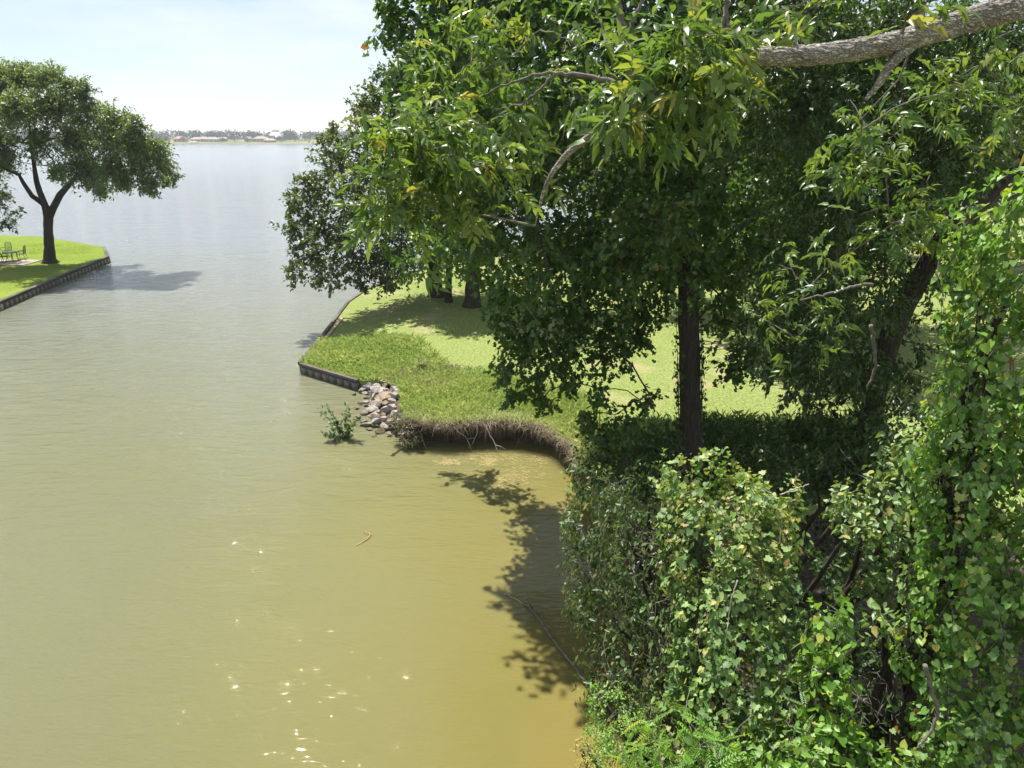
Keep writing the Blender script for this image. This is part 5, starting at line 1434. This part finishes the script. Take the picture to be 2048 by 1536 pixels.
# ---------------------------------------------------------------- patio set on the left lawn
def patio():
    c = gp(24, 526, L2)
    pr = empty('patio', (c.x, c.y, L2), 'small patch of pinkish paving under the garden chairs', 'paving')
    for i in range(7):
        for j in range(5):
            mb = MB(); mb.box((c.x - 2.1 + i * .6 + .02 * (j % 2), c.y - 1.1 + j * .5, L2 + .05), (.57, .47, .06), r=random.random()); mb.build('slab', M['paving'], pr, origin=pr.location)
    def chair(x, y, rz, lab, first=None):
        o = empty('garden_chair', (x, y, L2 + .08), lab, 'chair', 'iron garden chairs', rz)
        if first is not None:
            for ch in list(first.children):
                d = ch.copy(); COL.objects.link(d); d.parent = o
            return o
        def mk(nm, paths, r):
            mb = MB()
            for q in paths: mb.tube(q, r, 6)
            mb.build(nm, M['iron'], o, True)
        mb = MB(); mb.box((0, 0, .43), (.50, .48, .03)); mb.build('seat', M['iron'], o)
        mk('back_frame', [[(-.27, .24, .42), (-.28, .30, .75), (-.25, .34, 1.0), (-.12, .36, 1.08), (.12, .36, 1.08), (.25, .34, 1.0), (.28, .30, .75), (.27, .24, .42)]], .018)
        bars = [[(x_, .24, .44), (x_, .31, .78), (x_, .355, 1.06)] for x_ in np.linspace(-.22, .22, 9)] + [[(-.26, .24 + .1 * t, .45 + .55 * t), (.26, .24 + .1 * t, .45 + .55 * t)] for t in np.linspace(.1, .95, 7)]
        mk('back_mesh', bars, .006)
        for s in (-1, 1):
            mk('armrest', [[(s * .28, .27, .66), (s * .30, .0, .68), (s * .30, -.22, .66), (s * .29, -.24, .42)]], .018)
            mk('leg', [[(s * .24, -.18, .42), (s * .24, -.26, .2), (s * .24, -.22, .02), (s * .24, .25, .0)]], .018)
            mk('leg', [[(s * .24, .2, .42), (s * .24, .28, .2), (s * .24, .34, .0)]], .016)
        return o
    c1 = chair(*gp(45, 520, L2).xy, R(-75), 'iron garden chair turned sideways nearest the elm trunk')
    chair(*gp(16, 513, L2).xy, R(0), 'iron garden chair behind the table facing the water', c1)
    chair(*gp(7, 526, L2).xy, R(165), 'iron garden chair in front of the table at the paving edge', c1)
    p = gp(26, 523, L2)
    t = empty('garden_table', (p.x, p.y, L2 + .08), 'low round iron table among the garden chairs', 'table')
    mb = MB(); a = np.linspace(0, 2 * math.pi, 25)[:-1]
    for z, rr in ((.66, .6), (.70, .6)): mb.v.append(np.stack([np.cos(a) * rr, np.sin(a) * rr, np.full(24, z)], 1)); mb.r.append(np.full(24, .5)); mb.n += 24
    mb.f += [tuple(range(24, 48)), tuple(range(23, -1, -1))] + [(k, (k + 1) % 24, 24 + (k + 1) % 24, 24 + k) for k in range(24)]
    mb.build('table_top', M['iron'], t)
    for k in range(4):
        mb = MB(); ca, sa = math.cos(k * math.pi / 2 + .7), math.sin(k * math.pi / 2 + .7)
        mb.tube([(ca * .42, sa * .42, .66), (ca * .3, sa * .3, .35), (ca * .46, sa * .46, 0)], .022, 6); mb.build('leg', M['iron'], t, True)
patio()

# ---------------------------------------------------------------- far shore: houses, trees, boathouse
M['wall_brick'] = noise_mat('wall_brick', [(.3, (.30, .19, .14)), (.7, (.42, .29, .22))], scale=.5)
M['wall_cream'] = noise_mat('wall_cream', [(.3, (.32, .28, .23)), (.7, (.42, .37, .31))], scale=.5)
M['roof_red'] = noise_mat('roof_red', [(.3, (.36, .17, .10)), (.7, (.50, .27, .17))], scale=.5)
M['roof_grey'] = noise_mat('roof_grey', [(.3, (.20, .19, .19)), (.7, (.34, .33, .33))], scale=.5)
M['roof_white'] = noise_mat('roof_white', [(.3, (.45, .45, .46)), (.7, (.58, .58, .58))], scale=.5)
M['roof_brown'] = noise_mat('roof_brown', [(.3, (.27, .21, .17)), (.7, (.38, .31, .26))], scale=.5)
M['pane'], _n, _l, _b = new_mat('pane'); _b.inputs['Base Color'].default_value = (.04, .05, .06, 1); _b.inputs['Roughness'].default_value = .1
M['leaf_far'] = leaf_mat('leaf_far', [(0, (.02, .036, .022)), (.5, (.034, .054, .03)), (1, (.055, .075, .038))], rough=.7, trans=.15, spec=.1)
def terr_z(d): return float(np.interp(d, [0, 4, 25, 80, 160, 400], [-.6, .5, 1.6, 4, 6.5, 8]))
def house(label, px, w, h, depth_in, wall, roof, hip=.25, chimney=True):
    D = 1120; x = (px - 1024) / 1420 * D * 1.0565
    y = shore_y(x) + depth_in; z = terr_z(depth_in) - .4
    o = empty('lake_house', (x, y, z), label, 'house', 'houses on the far shore')
    mb = MB(); mb.box((0, 5, h / 2), (w, 10, h)); mb.build('wall', M[wall], o)
    rh = h * .75; e = .8
    mb = MB(); x0, x1 = -w / 2 - e, w / 2 + e; hx = w * hip
    mb.add([(x0, -e, h), (x1, -e, h), (x1, 10 + e, h), (x0, 10 + e, h), (x0 + hx, 5, h + rh), (x1 - hx, 5, h + rh)], [(0, 1, 5, 4), (1, 2, 5), (2, 3, 4, 5), (3, 0, 4), (3, 2, 1, 0)])
    rf = mb.build('roof', M[roof], o)
    if chimney:
        mb = MB(); mb.box((w * .18, 6, h + rh * .95), (1.3, 1.0, 2.2)); mb.build('chimney', M['wall_brick'], rf)
    n = max(2, int(w / 5))
    for k in range(n):
        mb = MB(); mb.box((-w / 2 + (k + .5) * w / n, -.03, h * .52), (1.7, .12, h * .42)); mb.build('window', M['pane'], o)
house('long low cream house with brown hipped roof beside a small outbuilding', 352, 26, 4, 40, 'wall_cream', 'roof_brown')
house('small brown outbuilding beside the long cream house', 372, 9, 3, 30, 'wall_brick', 'roof_brown')
house('house with steep orange red roof on the far shore', 410, 18, 5, 55, 'wall_brick', 'roof_red', .35)
house('pale brown house between the red roof and the dark trees', 437, 15, 4, 60, 'wall_cream', 'roof_brown')
house('narrow brick house squeezed beside the pale brown house', 450, 11, 4.5, 60, 'wall_brick', 'roof_brown')
house('wide grey roofed house above the boathouse', 469, 19, 4.5, 50, 'wall_cream', 'roof_grey')
house('grey gabled house with lawn running to the water', 482, 14, 4, 62, 'wall_brick', 'roof_grey', .1)
house('small grey roofed house half hidden behind shore trees', 530, 10, 4.5, 60, 'wall_cream', 'roof_grey')
house('large tan house with broad hipped roof beside the white metal roof', 555, 22, 5, 55, 'wall_cream', 'roof_brown', .3)
house('tall house with white metal roof high on the far shore', 570, 20, 8, 95, 'wall_brick', 'roof_white', .1)
house('house with white gabled wing beside the tall far oak', 582, 12, 6, 80, 'wall_cream', 'roof_white', .05)
house('low brown house below the white gabled wing', 578, 16, 3.5, 38, 'wall_brick', 'roof_brown')
def boathouse():
    x = (462 - 1024) / 1420 * 1118 * 1.0565; y = shore_y(x) - 4
    o = empty('boathouse', (x, y, 0), 'tiny boathouse on posts at the far waterline', 'boathouse')
    for sx in (-4, 4):
        for sy in (0, 6):
            mb = MB(); mb.box((sx, sy, 1), (.4, .4, 4)); mb.build('post', M['roof_brown'], o)
    mb = MB(); mb.add([(-5, -1, 3), (5, -1, 3), (5, 7, 3), (-5, 7, 3), (-4, 3, 4.6), (4, 3, 4.6)], [(0, 1, 5, 4), (1, 2, 5), (2, 3, 4, 5), (3, 0, 4), (3, 2, 1, 0)]); mb.build('roof', M['roof_grey'], o)
    mb = MB(); mb.box((0, 3, .8), (9, 7, .3)); mb.build('deck', M['roof_brown'], o)
boathouse()
def far_crowns(specs):
    P = []; S_ = []; Nn = []; tone = []
    for c, r, n in specs:
        d = rand_dirs(n); q = RNG.uniform(.75, 1.05, n)[:, None]
        lob = 1 + .18 * np.array([mnoise.noise(Vector(v * 2.3) + Vector((c[0], c[1], 0))) for v in d])[:, None]
        P.append(NP(c) + d * NP(r) * q * lob); Nn.append(d); S_.append(np.full(n, max(r) * .36)); tone.append(np.full(n, RNG.uniform(-.25, .25)))
    return map(np.concatenate, (P, S_, Nn, tone))
def far_wood():
    sp = []
    for x in np.arange(-1500, 1500, 11):
        for row in range(2):
            d = random.uniform(95, 230) + row * 60; h = random.uniform(8, 13)
            xx = x + random.uniform(-6, 6); y = min(shore_y(xx) + d, 1235 + d * .2)
            sp.append(((xx, y, terr_z(d) + h * .55), (random.uniform(7, 11), 6, h * .62), 130))
    P, S_, Nn, tone = far_crowns(sp)
    n = len(P)
    me = leaves_mesh('far_wood', 'diamond', P, rand_dirs(n), Nn + rand_dirs(n) * .5, S_ * RNG.uniform(.7, 1.4, n), np.clip(RNG.beta(2, 2, n) + tone, 0, 1), M['leaf_far'], (0, 0, 0))
    tag(link('far_wood', me), 'hazy line of woodland along the far shore', 'woodland', None, 'stuff')
far_wood()
for lab, px, d, h, w in (('rounded shore tree beside the small brown outbuilding', 385, 45, 8, 7), ('dark bushy shore tree between the red roofed and pale brown houses', 424, 40, 9, 6), ('tall rounded tree standing above the far wood skyline', 444, 110, 14, 8), ('squat shore tree beside the boathouse house', 491, 45, 7, 6),
                         ('broad dark shore tree in the middle of the far shore', 512, 48, 10, 9), ('rounded tree beside the small half hidden house', 537, 42, 8, 6), ('pair topped big oak highest on the far shore skyline', 592, 80, 17, 10), ('bushy tree below the big far oak', 600, 40, 9, 8), ('low wide tree next to the big far oak', 618, 60, 10, 9), ('smallest round shore tree close beside the red roofed house', 396, 38, 6, 5)):
    x = (px - 1024) / 1420 * 1120 * 1.0565; y = shore_y(x) + d; z = terr_z(d)
    o = empty('shore_tree', (x, y, z), lab, 'tree', 'single trees on the far shore')
    mb = MB(); mb.tube([(0, 0, -.5), (0, 0, h * .4), (.2, 0, h * .7)], [.5, .4, .15], 6); mb.build('trunk', M['bark_dark'], o, True)
    P, S_, Nn, tone = far_crowns([((x + random.uniform(-.5, .5) * w, y, z + h * random.uniform(.5, .8)), (w * .6, w * .6, h * .34), 120) for _ in range(4)])
    n = len(P); me = leaves_mesh('crown', 'diamond', P, rand_dirs(n), Nn + rand_dirs(n) * .5, S_ * RNG.uniform(.5, 1.0, n), np.clip(RNG.beta(2, 2, n) + tone, 0, 1), M['leaf_far'], (x, y, z))
    link('crown', me, o, 'stuff')

# ---------------------------------------------------------------- haze over the lake
def haze():
    m = bpy.data.materials.new('haze'); m.use_nodes = True
    n, l = m.node_tree.nodes, m.node_tree.links
    n.remove(n['Principled BSDF'])
    v = n.new('ShaderNodeVolumePrincipled')
    v.inputs['Color'].default_value = (.86, .92, 1, 1); v.inputs['Density'].default_value = .00020; v.inputs['Anisotropy'].default_value = .2
    l.new(v.outputs[0], n['Material Output'].inputs['Volume'])
    mb = MB(); mb.box((0, 1250, 14), (5400, 2900, 36))
    o = mb.build('haze', m); tag(o, 'pale summer haze over the lake', None, None, 'stuff')
haze()
